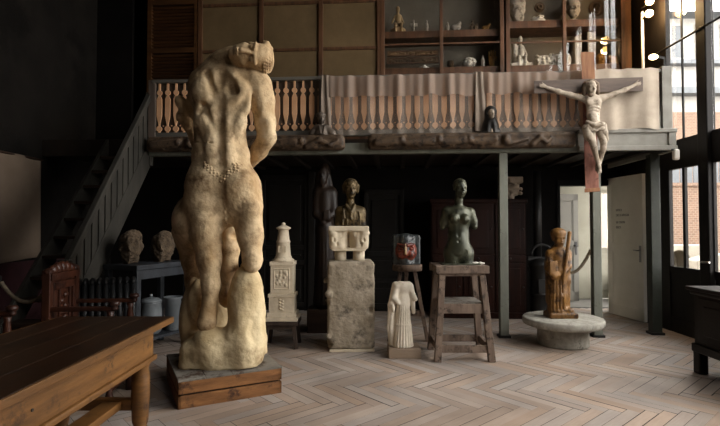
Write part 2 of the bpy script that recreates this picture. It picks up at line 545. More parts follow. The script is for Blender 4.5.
    rr = N.new('ShaderNodeMapRange'); rr.inputs[3].default_value = .42; rr.inputs[4].default_value = .68; K.new(nz.outputs['Fac'], rr.inputs[0]); K.new(rr.outputs[0], B.inputs['Roughness'])
    B.inputs['Specular IOR Level'].default_value = .35
    bp = N.new('ShaderNodeBump'); bp.inputs['Strength'].default_value = .25; bp.inputs['Distance'].default_value = .004
    K.new(nz.outputs['Fac'], bp.inputs['Height']); K.new(bp.outputs[0], B.inputs['Normal'])
    me.materials.append(m)
floor()

XR, XL = 4.15, -4.3
VB = 1.83                                   # back wall in the gallery frame
def struct(mb, name, m, **k):
    o = mb.build(name, m, **k); o['kind'] = 'structure'; return o

# left wall with a deep red plinth painted below a pale ledge
struct(MB().box((XL - .2, -3.6, 0), (XL, 8.6, 5.9)), 'wall_left', M_wallL)
M_maroon = mat('maroon_wall_paint', '2a1719', '382124', spec=.12, scale=4, rough=.8, dirt='2a1a1c', dscale=5)
struct(MB().box((XL, -3.5, .0), (XL + .02, 7.9, .95)), 'baseboard_left', M_maroon)
struct(MB().box((XL - .2, -3.8, 0), (XR + .2, -3.6, 5.9)), 'wall_front', M_wallB)
SX0, SX1, SY0, SY1 = 1.8, 4.0, -1.6, .6  # opening for an unseen roof skylight, added to brighten the hall
mb = MB()
mb.box((XL - .2, -3.8, 5.8), (SX0, 9, 6.0)).box((SX1, -3.8, 5.8), (XR + .2, 9, 6.0)).box((SX0, -3.8, 5.8), (SX1, SY0, 6.0)).box((SX0, SY1, 5.8), (SX1, 9, 6.0))
struct(mb, 'ceiling', M_ceil)
mb = MB()
for i in range(5):
    y = SY0 + (SY1 - SY0) * i / 4
    mb.box((SX0, y - .025, 5.84), (SX1, y + .025, 5.92))
w = struct(mb, 'window_12', M_frame)
MB().box((SX0, SY0, 5.93), (SX1, SY1, 5.94)).build('pane', M_glass, w)

# back wall with the doorway to the passage
ud0 = UZ(558, 230, VB)[0]; ud1 = UZ(615, 230, VB)[0]
ZD = UZ(580, 182, VB)[1]
mb = MB()
mb.box((-6.6, VB, 0), (ud0, VB + .14, 5.9)); mb.box((ud1, VB, 0), (2.6, VB + .14, 5.9)); mb.box((ud0, VB, ZD), (ud1, VB + .14, 5.9))
o = gbuild(mb, 'wall_back', M_wallB, kind='structure')

# right wall: glazed doors below, tall lights above
Z1, Z2, Z3, Z4 = .865, 2.15, 2.51, 5.55
PY = [5.73, 4.92, 4.11, 2.7, 1.3]
mb = MB()
mb.box((XR, 6.45, 0), (XR + .06, 8.0, 5.9))
mb.box((XR, PY[-1] - .1, Z2), (XR + .06, 6.45, Z3))
mb.box((XR, PY[-1] - .1, Z4), (XR + .06, 6.45, 5.9))
mb.box((XR, -3.6, 0), (XR + .06, PY[-1] - .09, 5.9))
struct(mb, 'wall_right', M_frame)
edges = [6.45] + [None] * 0
k = 0
for i, p in enumerate(PY):
    struct(MB().box((XR - .05, p - .085, 0), (XR + .06, p + .085, 5.6)), 'trim_%d' % (i + 1), M_frame, bevel=.012)
    y1 = 6.45 if i == 0 else PY[i - 1] - .09
    y0 = p + .09
    pw = 1 if i < 3 else 0
    ym = (y0 + y1) / 2 + (.02 if i == 0 else 0)
    fr = MB()
    fr.box((XR + .005, y0, 0), (XR + .045, y1, .2)); fr.box((XR + .015, y0, .2), (XR + .03, y1, Z1 - .06)); fr.box((XR + .005, y0, Z1 - .08), (XR + .045, y1, Z1))
    fr.box((XR + .005, ym - .025, Z1), (XR + .04, ym + .025, Z2))
    fr.box((XR + .005, y0, Z1), (XR + .04, y0 + .012, Z2)); fr.box((XR + .005, y1 - .012, Z1), (XR + .04, y1, Z2))
    fr.box((XR + .012, ym - .012, Z3), (XR + .03, ym + .012, Z4))
    fr.box((XR + .005, y0, Z3), (XR + .045, y1, Z3 + .02)); fr.box((XR + .005, y0, Z4 - .03), (XR + .045, y1, Z4))
    w = struct(fr, 'window_%d' % (i + 1), M_frame)
    MB().box((XR + .022, y0, Z1), (XR + .026, y1, Z2)).build('pane', M_glass, w)
    MB().box((XR + .024, y0, Z3), (XR + .028, y1, Z4)).build('pane', M_glass, w)
M_steel = mat('steel', '9a9a98', rough=.3, metal=1, bump=0)
M_iron = mat('black_iron', '161514', '22201e', scale=8, rough=.5, bump=.1)
# lever handle on the glazed door
h = thing('door_handle', 'steel lever handle on the dark glazed door by the chest', 'door handle', (XR - .035, 5.73, .97))
MB().cyl((.0, 0, 0), (-.05, 0, 0), .012).tube([(-.05, 0, 0), (-.055, -.04, 0), (-.055, -.14, .005)], .011).build('lever', M_steel, h)
MB().box((0, -.025, -.1), (.008, .025, .06)).build('backplate', M_steel, h, bevel=.004)
# bracing rod across the upper lights
pa = Vector((XR - .045, XR * F / 299, 0)); pa.z = W(661, 56, pa.y).z
pb = Vector((XR - .045, XR * F / 372, 0)); pb.z = W(732, 15, pb.y).z
o = MB().cyl(pa, pb, .014, n=10).build('bracing_rod', M_iron)
tag(o, 'thin dark steel rod slanting across the tall upper window', 'rod')

# ------------------------------------------------------------------ passage behind the doorway
YF = 9.3
def px(p, D): return (p - 360) / F * D
M_pass = mat('cream_passage_paint', '8f8b7c', '9b9787', scale=3, rough=.6, bump=.05)
M_passfloor = mat('passage_tiles', '6a6762', '7c7974', scale=3, rough=.5, bump=.1)
struct(MB().box((2.2, 7.72, -.2), (5.0, YF + .3, -.014)), 'floor_passage', M_passfloor)
xw0 = L(ud0, VB + .14).x
mb = MB(); mb.box((xw0 - .3, 8.0, 0), (xw0 - .02, YF, 2.9))
struct(mb, 'wall_passage_left', M_pass)
xg0, xg1 = px(594, YF), px(612, YF)
mb = MB(); mb.box((xw0 - .3, YF, 0), (xg0, YF + .12, 2.9)); mb.box((xg0, YF, 2.1), (4.97, YF + .12, 2.9)); mb.box((xg1, YF, 0), (4.97, YF + .12, 2.1))
struct(mb, 'wall_passage_far', M_pass)
struct(MB().box((xw0 - .3, 8.0, 2.9), (5.0, YF + .2, 3.0)), 'ceiling_passage', M_pass)
mb = MB(); mb.box((4.92, 7.75, 0), (4.97, YF, .5)); mb.box((4.92, 7.75, 2.6), (4.97, YF, 2.9)); mb.box((4.92, 7.72, .5), (4.97, 7.85, 2.6)); mb.box((4.92, 9.2, .5), (4.97, YF, 2.6))
mb.box((4.22, 7.62, 0), (4.97, 7.75, 2.9))
struct(mb, 'wall_passage_right', M_pass)
w = struct(MB().box((4.93, 8.5, .5), (4.96, 8.55, 2.6)).box((4.93, 7.85, .5), (4.96, 7.9, 2.6)), 'window_11', M_pass)  # unseen side window added to light the passage
MB().box((4.945, 7.85, .5), (4.95, 9.2, 2.6)).build('pane', M_glass, w)
# glazed door at the far end
d = MB(); t = .06
d.box((xg0, YF + .03, .0), (xg0 + t, YF + .08, 2.1)); d.box((xg1 - t, YF + .03, 0), (xg1, YF + .08, 2.1)); d.box((xg0, YF + .03, 2.03), (xg1, YF + .08, 2.1))
d.box((xg0, YF + .03, 0), (xg1, YF + .08, .98)); d.box((xg0 + .08, YF + .015, .16), (xg1 - .08, YF + .03, .86))
dd = struct(d, 'door_4', M_pass, bevel=.006)
MB().box((xg0 + t, YF + .05, .98), (xg1 - t, YF + .055, 2.03)).build('pane', M_glass, dd)
MB().box((xg1 - .05, YF - .01, .93), (xg1 - .02, YF + .03, 1.1)).build('lock', M_iron, dd)

M_text = mat('grey_lettering', '4a4743', rough=.7, bump=0)
def scribble(mb, words, x0, z, y, hgt, rnd):
    """one line of small lettering, strokes too fine to read"""
    x = x0
    for n in words:
        for i in range(n):
            wd = hgt * rnd.uniform(.45, .7); th = hgt * .16
            c = rnd.randrange(4)
            mb.box((x, y, z), (x + th, y + .001, z + hgt))
            if c in (0, 1): mb.box((x, y, z + hgt - th), (x + wd, y + .001, z + hgt))
            if c in (0, 2): mb.box((x, y, z), (x + wd, y + .001, z + th))
            if c in (1, 2, 3): mb.box((x + wd - th, y, z), (x + wd, y + .001, z + hgt))
            if c == 3: mb.box((x, y, z + hgt * .45), (x + wd, y + .001, z + hgt * .45 + th))
            x += wd + hgt * .22
        x += hgt * .5

def panel_door(name, w, h, lines, m=None):
    """white leaf in local coords: x 0..w, face towards -y"""
    mb = MB(); t = .04
    mb.box((0, 0, 0), (w, t, h))
    st, rl = .11, .12
    for (z0, z1) in ((0, .17), (1.0, 1.12), (h - rl, h)):
        mb.box((0, -.012, z0), (w, 0, z1))
    mb.box((0, -.012, 0), (st, 0, h)); mb.box((w - st, -.012, 0), (w, 0, h))
    for (z0, z1) in ((.17, 1.0), (1.12, h - rl)):
        mb.box((st + .0, -.006, z0), (st + .02, 0, z1)); mb.box((w - st - .02, -.006, z0), (w - st, 0, z1))
        mb.box((st, -.006, z0), (w - st, 0, z0 + .02)); mb.box((st, -.006, z1 - .02), (w - st, 0, z1))
    d = struct(mb, name, m or M_white, bevel=.003)
    tx = MB(); rnd = random.Random(len(name) + w * 10)
    for (words, z, x) in lines: scribble(tx, words, x, z, -.0015, .033, rnd)
    if lines: tx.build('lettering', M_text, d)
    hd = MB()
    hd.cyl((w - .06, -.012, 1.03), (w - .06, -.06, 1.03), .01).tube([(w - .06, -.06, 1.03), (w - .08, -.06, 1.03), (w - .14, -.058, 1.032)], .010)
    hd.build('handle', m and M_iron or M_steel, d); MB().box((w - .08, -.018, .86), (w - .04, -.012, 1.1)).build('backplate', m and M_iron or M_steel, d)
    return d
# right leaf, swung open into the hall against the side
p0 = Vector((px(608, 7.74), 7.74)); p1 = Vector((px(643.5, 6.95), 6.95))
dv = p1 - p0
d = panel_door('door_1', dv.length, 2.15, [((5, ), 1.62, .2), ((3, 1, 6), 1.54, .2), ((2, 5), 1.43, .2), ((4, ), 1.35, .2)])
d.location = (p0.x, p0.y, .012); d.rotation_euler = (0, 0, math.atan2(dv.y, dv.x))
# leaf standing at the end of the passage
p0 = Vector((px(561, 9.0), 9.0)); p1 = Vector((px(577.5, 9.25), 9.25)); dv = p1 - p0
d = panel_door('door_2', .66, 2.0, [((4, ), 1.55, .1), ((1, 6), 1.46, .1), ((3, 3), 1.35, .1), ((3, ), 1.26, .1)], mat('grey_leaf_paint', '6a675f', '757168', scale=3, rough=.6, bump=.05))
d.location = (p0.x - .3, p0.y - .1, .0); d.rotation_euler = (0, 0, math.atan2(.16, .66))
# frame of the doorway
mb = MB()
mb.box((ud0 - .02, VB - .03, 0), (ud0 + .03, VB + .16, ZD)); mb.box((ud1 - .04, VB - .03, 0), (ud1 + .02, VB + .16, ZD)); mb.box((ud0 - .02, VB - .03, ZD - .06), (ud1 + .02, VB + .16, ZD + .03))
gbuild(mb, 'trim_20', M_frame, .004, 'structure')

# dark panelled double doors on the left of the back wall
M_door = mat('dark_grey_door', '1b1917', '242220', spec=.12, scale=3, stretch=(1, 1, .3), rough=.42, bump=.08)
def dark_panels(name, pa, pb, n, zt, rows):
    u0 = UZ(pa, 250, VB - .02)[0]; u1 = UZ(pb, 250, VB - .02)[0]; w = (u1 - u0) / n
    mb = MB(); mb.box((u0, VB - .06, 0), (u1, VB + .0, zt))
    for i in range(n):
        a = u0 + i * w
        mb.box((a, VB - .09, 0), (a + .07, VB - .06, zt)); mb.box((a + w - .07, VB - .09, 0), (a + w, VB - .06, zt))
        for (z0, z1) in rows:
            mb.box((a, VB - .09, z0 - .05), (a + w, VB - .06, z0 + .03))
            mb.box((a + .13, VB - .085, z0 + .1), (a + w - .13, VB - .06, z1 - .12))
        mb.box((a, VB - .09, zt - .08), (a + w, VB - .06, zt))
    return gbuild(mb, name, M_door, .006, 'structure')
dark_panels('door_3', 262, 309, 1, 2.25, [(.1, .8), (.8, 1.05), (1.05, 2.2)])
dark_panels('door_5', 364, 404, 1, 2.0, [(.1, .5), (.5, .95), (.95, 1.95)])
gbuild(MB().box((UZ(309, 250, VB)[0], VB - .12, 0), (UZ(316, 250, VB)[0], VB, 2.3)), 'trim_21', M_door, .01, 'structure')

# ------------------------------------------------------------------ outside
M_brick = bpy.data.materials.new('garden_brick'); M_brick.use_nodes = True
_n = M_brick.node_tree.nodes; _k = M_brick.node_tree.links
_t = _n.new('ShaderNodeTexCoord'); _m = _n.new('ShaderNodeMapping'); _m.inputs['Rotation'].default_value = (PI / 2, 0, 0)
_b = _n.new('ShaderNodeTexBrick'); _b.inputs['Color1'].default_value = hexc('6a5243'); _b.inputs['Color2'].default_value = hexc('5c473b'); _b.inputs['Mortar'].default_value = hexc('776a5c')
_b.inputs['Scale'].default_value = 4.5; _b.inputs['Mortar Size'].default_value = .025
_k.new(_t.outputs['Object'], _m.inputs[0]); _k.new(_m.outputs[0], _b.inputs['Vector']); _k.new(_b.outputs['Color'], _n['Principled BSDF'].inputs['Base Color'])
_n['Principled BSDF'].inputs['Roughness'].default_value = .9
M_out = mat('white_render', '86847f', '93918c', scale=1, rough=.8)
M_slate = mat('grey_zinc', '45494d', '52565a', scale=3, rough=.5)
M_ground = mat('courtyard_gravel', '4f4232', '605240', scale=20, rough=.9, bump=.5, dirt='474a32', dscale=3)
struct(MB().box((4.35, -6, -.3), (24, 22, -.02)), 'floor_courtyard', M_ground)
Yb = 12.0
zt = W(690, 186, Yb).z
struct(MB().box((4.4, Yb, -.05), (13, Yb + .3, zt)).box((4.4, Yb - .05, zt), (13, Yb + .35, zt + .08)), 'wall_garden', M_brick)
struct(MB().grid(lambda a, b: (4.45 + 6 * a, 9.6 + 2.4 * b, .05 + .45 * b + .06 * math.sin(9 * a + 5 * b)), 20, 8), 'floor_bank', M_ground)
g = thing('picket_fence', 'grey upright board fence on top of the brick garden wall', 'fence', (8.7, Yb + .15, zt + .08))
for i in range(26):
    x = -4.2 + i * .33
    MB().box((x, -.02, 0), (x + .29, .02, .75)).build('board', M_slate, g)
# pale carved stones lying by the wall
M_outstone = mat('weathered_pale_stone', '7c766b', '8d867a', scale=3, rough=.9, bump=.4)
o = thing('stone_block', 'pale stone block with a dark arched opening, outside the glazed door', 'stone block', (px(680, 10.8), 10.9, .3))
mb = MB(); n = 10
arch = [(-.5, 0), (-.5, .68), (.62, .68), (.62, 0), (.12, 0)] + [(.12 * 0 + -.12 + .24 * math.cos(t), .3 + .26 * math.sin(t)) for t in [PI * i / n for i in range(n + 1)]] + [(-.36, 0)]
mb.prism(arch, -.25, .25); mb.box((-.5, .2, 0), (.62, .25, .68)); mb.build('block', M_outstone, o, bevel=.02)
o = thing('stone_block', 'long pale moulded stone lying right of the arched block outside', 'stone block', (px(708, 10.0), 9.9, .3))
MB().prism([(-.45, 0), (.5, .1), (.5, .42), (.1, .55), (-.45, .4)], -.2, .2).build('block', M_outstone, o, bevel=.02)
# white building opposite
Yh = 17.0
b = thing('building', 'white rendered building with grey roofs seen through the tall window', 'building', (13, Yh, 0))
z = lambda p: W(690, p, Yh).z
MB().box((-7, 0, 0), (7, 5, z(112))).build('brick_base', M_brick, b)
MB().box((-7, .05, z(112)), (7, 5, z(18))).build('wall', M_out, b)
MB().box((-7.2, -.4, z(96)), (7.2, .05, z(90))).build('gutter', M_slate, b)
MB().box((-7.2, -.3, z(66)), (7.2, .05, z(62))).build('ledge', M_slate, b)
MB().prism([(-.5, z(18)), (-.5, z(17)), (2.5, z(9)), (5.4, z(17)), (5.4, z(18))], -7.3, 7.3, 'x').build('roof', M_slate, b)
for i in range(8):
    x = -6.4 + i * .9
    f = MB().box((x, -.02, z(60)), (x + .5, .05, z(24))).build('window', M_out, b)
    MB().box((x + .05, -.03, z(58)), (x + .45, -.015, z(26))).build('pane', M_slate, f)

# ------------------------------------------------------------------ light: overcast sky through the windows
wd = bpy.data.worlds.new('sky'); sc.world = wd; wd.use_nodes = True
bg = wd.node_tree.nodes['Background']; bg.inputs[0].default_value = (1.0, .97, .925, 1); bg.inputs[1].default_value = SKY
def portal(name, loc, sx, sy, rot):
    l = bpy.data.lights.new(name, 'AREA'); l.shape = 'RECTANGLE'; l.size = sx; l.size_y = sy; l.cycles.is_portal = True
    o = bpy.data.objects.new(name, l); col.objects.link(o); o.location = loc; o.rotation_euler = rot
ylo = PY[-1]
portal('skylight_upper', (XR + .2, (6.45 + ylo) / 2, (Z3 + Z4) / 2), Z4 - Z3, 6.45 - ylo, (0, PI / 2, 0))
portal('skylight_lower', (XR + .2, (6.45 + ylo) / 2, (Z1 + Z2) / 2), Z2 - Z1, 6.45 - ylo, (0, PI / 2, 0))
portal('added_roof_portal', ((SX0 + SX1) / 2, (SY0 + SY1) / 2, 5.97), SX1 - SX0, SY1 - SY0, (0, 0, 0))
portal('added_passage_portal', (4.99, 8.5, 1.55), 2.1, 1.35, (0, PI / 2, 0))
# ------------------------------------------------------------------ gallery (mezzanine)
uL = UZ(150, 150, 0)[0]; uR = UZ(672, 140, 0)[0]
zr = UZ(500, 73.6, 0)[1]            # rail top
zb = UZ(440, 135, 0)[1]             # deck edge
ZU = UZ(500, 153, 0)[1]             # underside
uW = -6.25
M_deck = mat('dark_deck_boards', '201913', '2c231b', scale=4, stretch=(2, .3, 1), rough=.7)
mb = MB()
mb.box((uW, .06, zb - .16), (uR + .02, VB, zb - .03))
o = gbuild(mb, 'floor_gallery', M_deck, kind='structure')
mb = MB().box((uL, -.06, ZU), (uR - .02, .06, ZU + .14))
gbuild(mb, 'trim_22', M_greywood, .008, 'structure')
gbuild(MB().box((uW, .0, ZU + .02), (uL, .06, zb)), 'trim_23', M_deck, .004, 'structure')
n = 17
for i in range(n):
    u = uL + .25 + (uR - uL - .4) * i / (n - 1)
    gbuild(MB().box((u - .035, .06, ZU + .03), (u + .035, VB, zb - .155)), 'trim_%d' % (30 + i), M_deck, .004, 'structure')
# grey moulded fascia at the right end
uF = UZ(577, 140, 0)[0]
g = gthing('fascia_board', 'grey moulded fascia panel under the right end of the gallery railing', 'fascia', uF, -.07, ZU + .03)
w = uR - uF; hh = zb - ZU
MB().box((0, 0, 0), (w, .13, hh)).build('panel', M_greypale, g)
MB().box((0, -.03, hh - .05), (w + .03, .13, hh)).box((0, -.03, -.03), (w + .03, .13, .03)).box((w - .07, -.02, .03), (w + .02, .12, hh - .05)).build('moulding', M_greypale, g, bevel=.008)
MB().box((w + .005, .1, -.03), (w + .045, VB + .0, hh)).build('side_panel', M_greypale, g)
# carved beams
M_carved = mat('carved_black_oak', '3a2e25', '65523f', scale=9, rough=.6, bump=.5, dirt='211913', dscale=14)
def carved_beam(pa, pb, seed, label, cat='carved beam'):
    u0 = UZ(pa, 145, -.12)[0]; u1 = UZ(pb, 145, -.12)[0]; w = u1 - u0
    z0 = ZU + .035; hh = zb - z0 - .01
    t = gthing('carved_beam', label, cat, (u0 + u1) / 2, -.13, z0)
    rnd = random.Random(seed)
    S = Clay((-w / 2 - .05, -.2, -.05), (w / 2 + .05, .12, hh + .06), .014)
    S.box((0, 0, hh / 2), (w / 2, .065, hh / 2), .05, .01)
    S.cap((-w / 2 + .06, -.05, hh - .03), (w / 2 - .06, -.05, hh - .03), .03, .03, .02)
    x = -w / 2 + .12
    while x < w / 2 - .35:
        l = rnd.uniform(.2, .42); k = rnd.random()
        if k < .45:      # leaf scroll
            S.chain([((x, -.07, .04), .035), ((x + l * .4, -.09, hh * .62), .03), ((x + l * .75, -.085, hh * .3), .026), ((x + l, -.07, hh * .6), .018)], .012)
        elif k < .75:    # crouching beast
            S.cap((x, -.08, hh * .4), (x + l * .8, -.08, hh * .5), .05, .06, .02)
            S.ell((x + l, -.10, hh * .55), (.045, .05, .05), .015)
            S.cap((x + l * .3, -.09, hh * .3), (x + l * .4, -.08, .02), .022, .015, .015)
        else:            # head with bow
            S.ell((x + .08, -.09, hh * .5), (.05, .05, .065), .012)
            S.cap((x + .12, -.08, hh * .3), (x + l, -.08, hh * .55), .035, .02, .015)
        S.cap((x + l + .02, -.10, .02), (x + l + .04, -.09, hh * .7), .02, .01, .015, True)
        x += l + .06
    S.build('beam', M_carved, t)
    return t
carved_beam(147, 345, 5, 'dark carved oak beam below the left half of the gallery railing')
carved_beam(368, 576, 11, 'dark carved oak beam with rounded end below the middle of the railing')

# railing: cut-out splat balusters between rails
M_splat = mat('grey_brown_splat_boards', '4f453d', '66594f', scale=5, stretch=(2, 2, .3), rough=.7, bump=.12, rnd=.1)
M_rail = mat('dark_grey_rail', '57544e', '6d6a62', scale=4, stretch=(.3, 1, 1), rough=.6)
R0 = uL + .03
t = gthing('gallery_railing', 'long gallery railing of cut-out boards under a grey handrail', 'railing', 0, .0, zb)
hr = zr - zb
MB().box((R0, -.06, hr - .045), (uR - .06, .05, hr)).build('handrail', M_rail, t, bevel=.01)
MB().box((R0, -.03, 0), (uR - .1, .04, .075)).build('bottom_rail', M_rail, t, bevel=.005)
for p, wdt in ((152, .10), (322, .09), (478, .09)):
    u = UZ(p, 110, 0)[0]
    MB().box((u - wdt / 2, -.045, -.02), (u + wdt / 2, .06, hr + (.02 if p > 200 else .0))).build('newel', M_splat, t, bevel=.006)
uE = UZ(662, 90, 0)[0]
MB().box((uE - .01, -.07, -.03), (uE + .11, .07, hr + .03)).prism([(uE - .06, -.02), (uE + .0, -.02), (uE + .0, .45), (uE - .06, .05)], -.05, .05).build('newel', M_greypale, t, bevel=.006)
pitch = .1135
M_lit_gap = mat('lit_gap_peach', 'd3a077', 'e8ba90', scale=3, rough=.7, bump=.08)  # lit gaps between the boards drawn as peach pieces, light in their colour
def half(z):          # half width of a lit gap
    if z < .085: return .012
    if z < .165: return max(.010, math.sqrt(max(0, .037 ** 2 - (z - .125) ** 2)))
    if z < .185: return .010
    if z < .30: return .010 + (z - .185) / .115 * .024
    if z < .52: return .034
    if z < .57: return .034 - (z - .52) / .05 * .023
    if z < .645: return max(.011, math.sqrt(max(0, .035 ** 2 - (z - .607) ** 2)))
    return .012
zs = [.06, .084] + [.088 + i * .0075 for i in range(11)] + [.175, .185, .22, .26, .30, .40, .52, .545, .57] + [.574 + i * .0068 for i in range(11)] + [.65, hr - .04]
prof = [half(z) for z in zs]
me0 = None
u = R0 + .09
k = 0
uLast = UZ(588, 110, 0)[0]
while u < uLast:
    if me0 is None:
        mb = MB(); poly = [(-a, z) for a, z in zip(prof, zs)] + [(a, z) for a, z in zip(prof[::-1], zs[::-1])]
        mb.prism(poly, -.012, .012)
        for sx in (-pitch / 2, ):
            mb.prism([(sx + .008 * math.cos(i * PI / 3), .165 + .008 * math.sin(i * PI / 3)) for i in range(6)], -.008, .004)
        b0 = mb.build('baluster_or_gap', M_lit_gap, t); me0 = b0.data; b0.location = (u, -.012, 0)
    else:
        b = b0.copy(); col.objects.link(b); b.location = (u, -.012, 0)
    u += pitch; k += 1
MB().box((R0, .012, .06), (uE, .026, hr - .03)).build('backing_board', M_splat, t)
# thin cloths hung over the railing
M_sheer = sheermat('thin_grey_gauze', 'c4b4a6', .36)
M_canvas = mat('natural_canvas', 'a89a8a', 'beb1a0', scale=4, rough=.9, bump=.3, bscale=120)
def drape(pa, pb, name, label, m, seed, amp=.016, fr=2.0, z0=.0, z1=None, v=-.10):
    u0 = UZ(pa, 110, v)[0]; u1 = UZ(pb, 110, v)[0]; w = u1 - u0
    z1 = z1 or hr - .02
    t = gthing(name, label, 'cloth', (u0 + u1) / 2, v, zb + z0)
    rnd = random.Random(seed); ph = [rnd.uniform(0, 6) for _ in range(6)]
    def f(a, b):
        x = (a - .5) * w; q = 6.28 * x
        d = amp * (.6 * math.sin(q * 2.2 * fr / 2 + ph[0]) + .5 * math.sin(q * 3.7 * fr / 2 + ph[1] + .8 * b) + .35 * math.sin(q * 6.1 * fr / 2 + ph[2]))
        d += .006 * math.sin(q * .9 + 3 * b + ph[3])
        zz = b * z1 + .012 * math.sin(q * 1.3 + ph[4]) * (1 - b) - .012 * b * abs(math.sin(q * 1.9 + ph[5]))
        return (x, d * (.55 + .45 * (1 - b)) - .01, zz)
    MB().grid(f, max(40, int(w * 60)), 12).build('fabric', m, t)
    if 'gauze' in name:
        h0 = 1 - .27 / z1
        def f2(a, b):
            p = f(a, h0 + b * (1 - h0)); return (p[0], p[1] * 1.2 - .012, p[2] + .012 * math.sin(p[0] * 21) * (1 - b))
        MB().grid(f2, max(40, int(w * 60)), 6).build('folded_top', sheermat('doubled_gauze', 'b5a294', .72), t)
    return t
drape(329, 477, 'gauze_curtain', 'thin gauze over the middle railing between the two small busts', M_sheer, 2, fr=2.6, amp=.034)
drape(480, 588, 'gauze_curtain', 'thin gauze over the railing from the hooded bust to the crucifix', M_sheer, 3, fr=2.8, amp=.034)
drape(589, 661, 'canvas_curtain', 'plain beige canvas at the right end of the railing, behind the crucifix arm', M_canvas, 4, amp=.02, fr=1.5, z0=.02)
for p, dx in ((324, 'left'), (479, 'right')):
    u0, z_ = UZ(p + 2, 110, -.1)
    t = gthing('hanging_strip', 'narrow pale cloth strip hanging down the railing post by the ' + ('capped bust' if dx == 'left' else 'hooded bust'), 'cloth', u0, -.12, zb + .02)
    MB().grid(lambda a, b: ((a - .5) * .14 * (1 - .25 * b), -.012 * math.sin(a * 9 + b * 3), b * (hr - .03)), 12, 12).build('fabric', mat('dull_grey_cloth', '847669', '95877a', scale=5, rough=.9), t)

# posts
M_post = M_greywood
def post(p, base, w, label, name='support_post', top=None, m=None):
    D = fd(base); x = px(p, D)
    top = top or ZU + .01
    t = thing(name, label, 'post', (x, D, 0), -AL)
    MB().box((-w / 2, -w / 2, 0), (w / 2, w / 2, top)).build('shaft', m or M_post, t, bevel=.008)
    MB().box((-w / 2 - .02, -w / 2 - .02, 0), (w / 2 + .02, w / 2 + .02, .03)).build('foot_plate', M_iron, t)
    return t
post(503, 337, .105, 'grey painted post left of the wooden robed figure, under the gallery')
post(595.5, 336.5, .105, 'grey painted post directly below the crucifix')
post(653.5, 334, .12, 'grey green post in painted shade beside the open white door', m=mat('shaded_green_paint', '2b2f29', '373b34', scale=5, rough=.5))  # darker copy of the grey green paint, shade put into its colour

# ------------------------------------------------------------------ upper floor: display cabinets and panels
VC = 1.3
M_cabin = mat('cabinet_lining', '5d574c', '6b6457', scale=2, rough=.85)
M_cloth = mat('brown_panel_cloth', '5e4c30', '725d3f', scale=1.5, rough=.85, bump=.1, bscale=90)
def cab_z(p, py): return UZ(p, py, VC)[1]
ZC0 = zb - .02; ZC1 = 5.6
def solid_panels(pxs, label):
    us = [UZ(p, 50, VC)[0] for p in pxs]
    z0 = ZC0
    t = gthing('panelled_partition', label, 'partition', (us[0] + us[-1]) / 2, VC, z0)
    c = (us[0] + us[-1]) / 2
    zm = cab_z(290, 50) - z0; zt = cab_z(290, 3.5) - z0
    for a in us:
        MB().box((a - c - .035, -.03, 0), (a - c + .035, .04, ZC1 - z0)).build('stile', M_brownwood, t, bevel=.006)
    for i, (a, b) in enumerate(zip(us, us[1:])):
        for z_ in (zm, zt, .5):
            MB().box((a - c + .035, -.02, z_ - .025), (b - c - .035, .04, z_ + .025)).build('rail', M_brownwood, t, bevel=.005)
        MB().box((a - c + .035, .0, .5), (b - c - .035, .02, ZC1 - z0)).build('cloth_panel', M_cloth, t)
        MB().box((a - c + .035, .0, 0), (b - c - .035, .02, .5)).build('base_panel', M_brownwood, t)
solid_panels((199, 260.5, 320.5, 379.5), 'brown framed partition with cloth panels behind the carved stone head')
# louvred shutter
u0 = UZ(146, 50, VC)[0]; u1 = UZ(196, 50, VC)[0]; c = (u0 + u1) / 2; w = (u1 - u0) / 2
t = gthing('louvred_shutter', 'dark brown louvred shutter at the left end of the gallery', 'shutter', c, VC, ZC0)
M_louv = mat('dark_louvre_wood', '38220f', '55361c', scale=5, stretch=(.3, 2, 2), rough=.5)
MB().box((-w, -.03, 0), (-w + .07, .04, 3)).build('stile', M_louv, t); MB().box((w - .05, -.03, 0), (w, .04, 3)).build('stile', M_louv, t)
zt = cab_z(170, 3) - ZC0; zm = cab_z(170, 51) - ZC0
for z_ in (zt, zm, .1, 2.95):
    MB().box((-w + .07, -.03, z_ - .04), (w - .05, .04, z_ + .04)).build('rail', M_louv, t)
mb = MB(); z_ = .2
Rl = Matrix.Rotation(math.radians(-30), 3, 'X')
while z_ < 2.9:
    if min(abs(z_ - zt), abs(z_ - zm)) > .05: mb.box((-w + .07, -.03, z_ - .005), (w - .05, .012, z_ + .005), R=Rl)
    z_ += .056
mb.build('louvres', M_louv, t)
MB().box((-w, .05, 0), (w, .06, 3)).build('back_board', M_darkwood, t)
# wall strip to the left of the shutter
gbuild(MB().box((-6.25, VC, ZC0), (UZ(130, 50, VC)[0], VC + .06, 5.7)), 'wall_gallery_left', M_wallB, kind='structure')
M_lintel = M_darkwood
gbuild(MB().box((UZ(130, 50, VC)[0], VC - .01, ZC1 - .1), (2.4, VC + .06, 5.8)), 'wall_gallery_top', M_wallB, kind='structure')

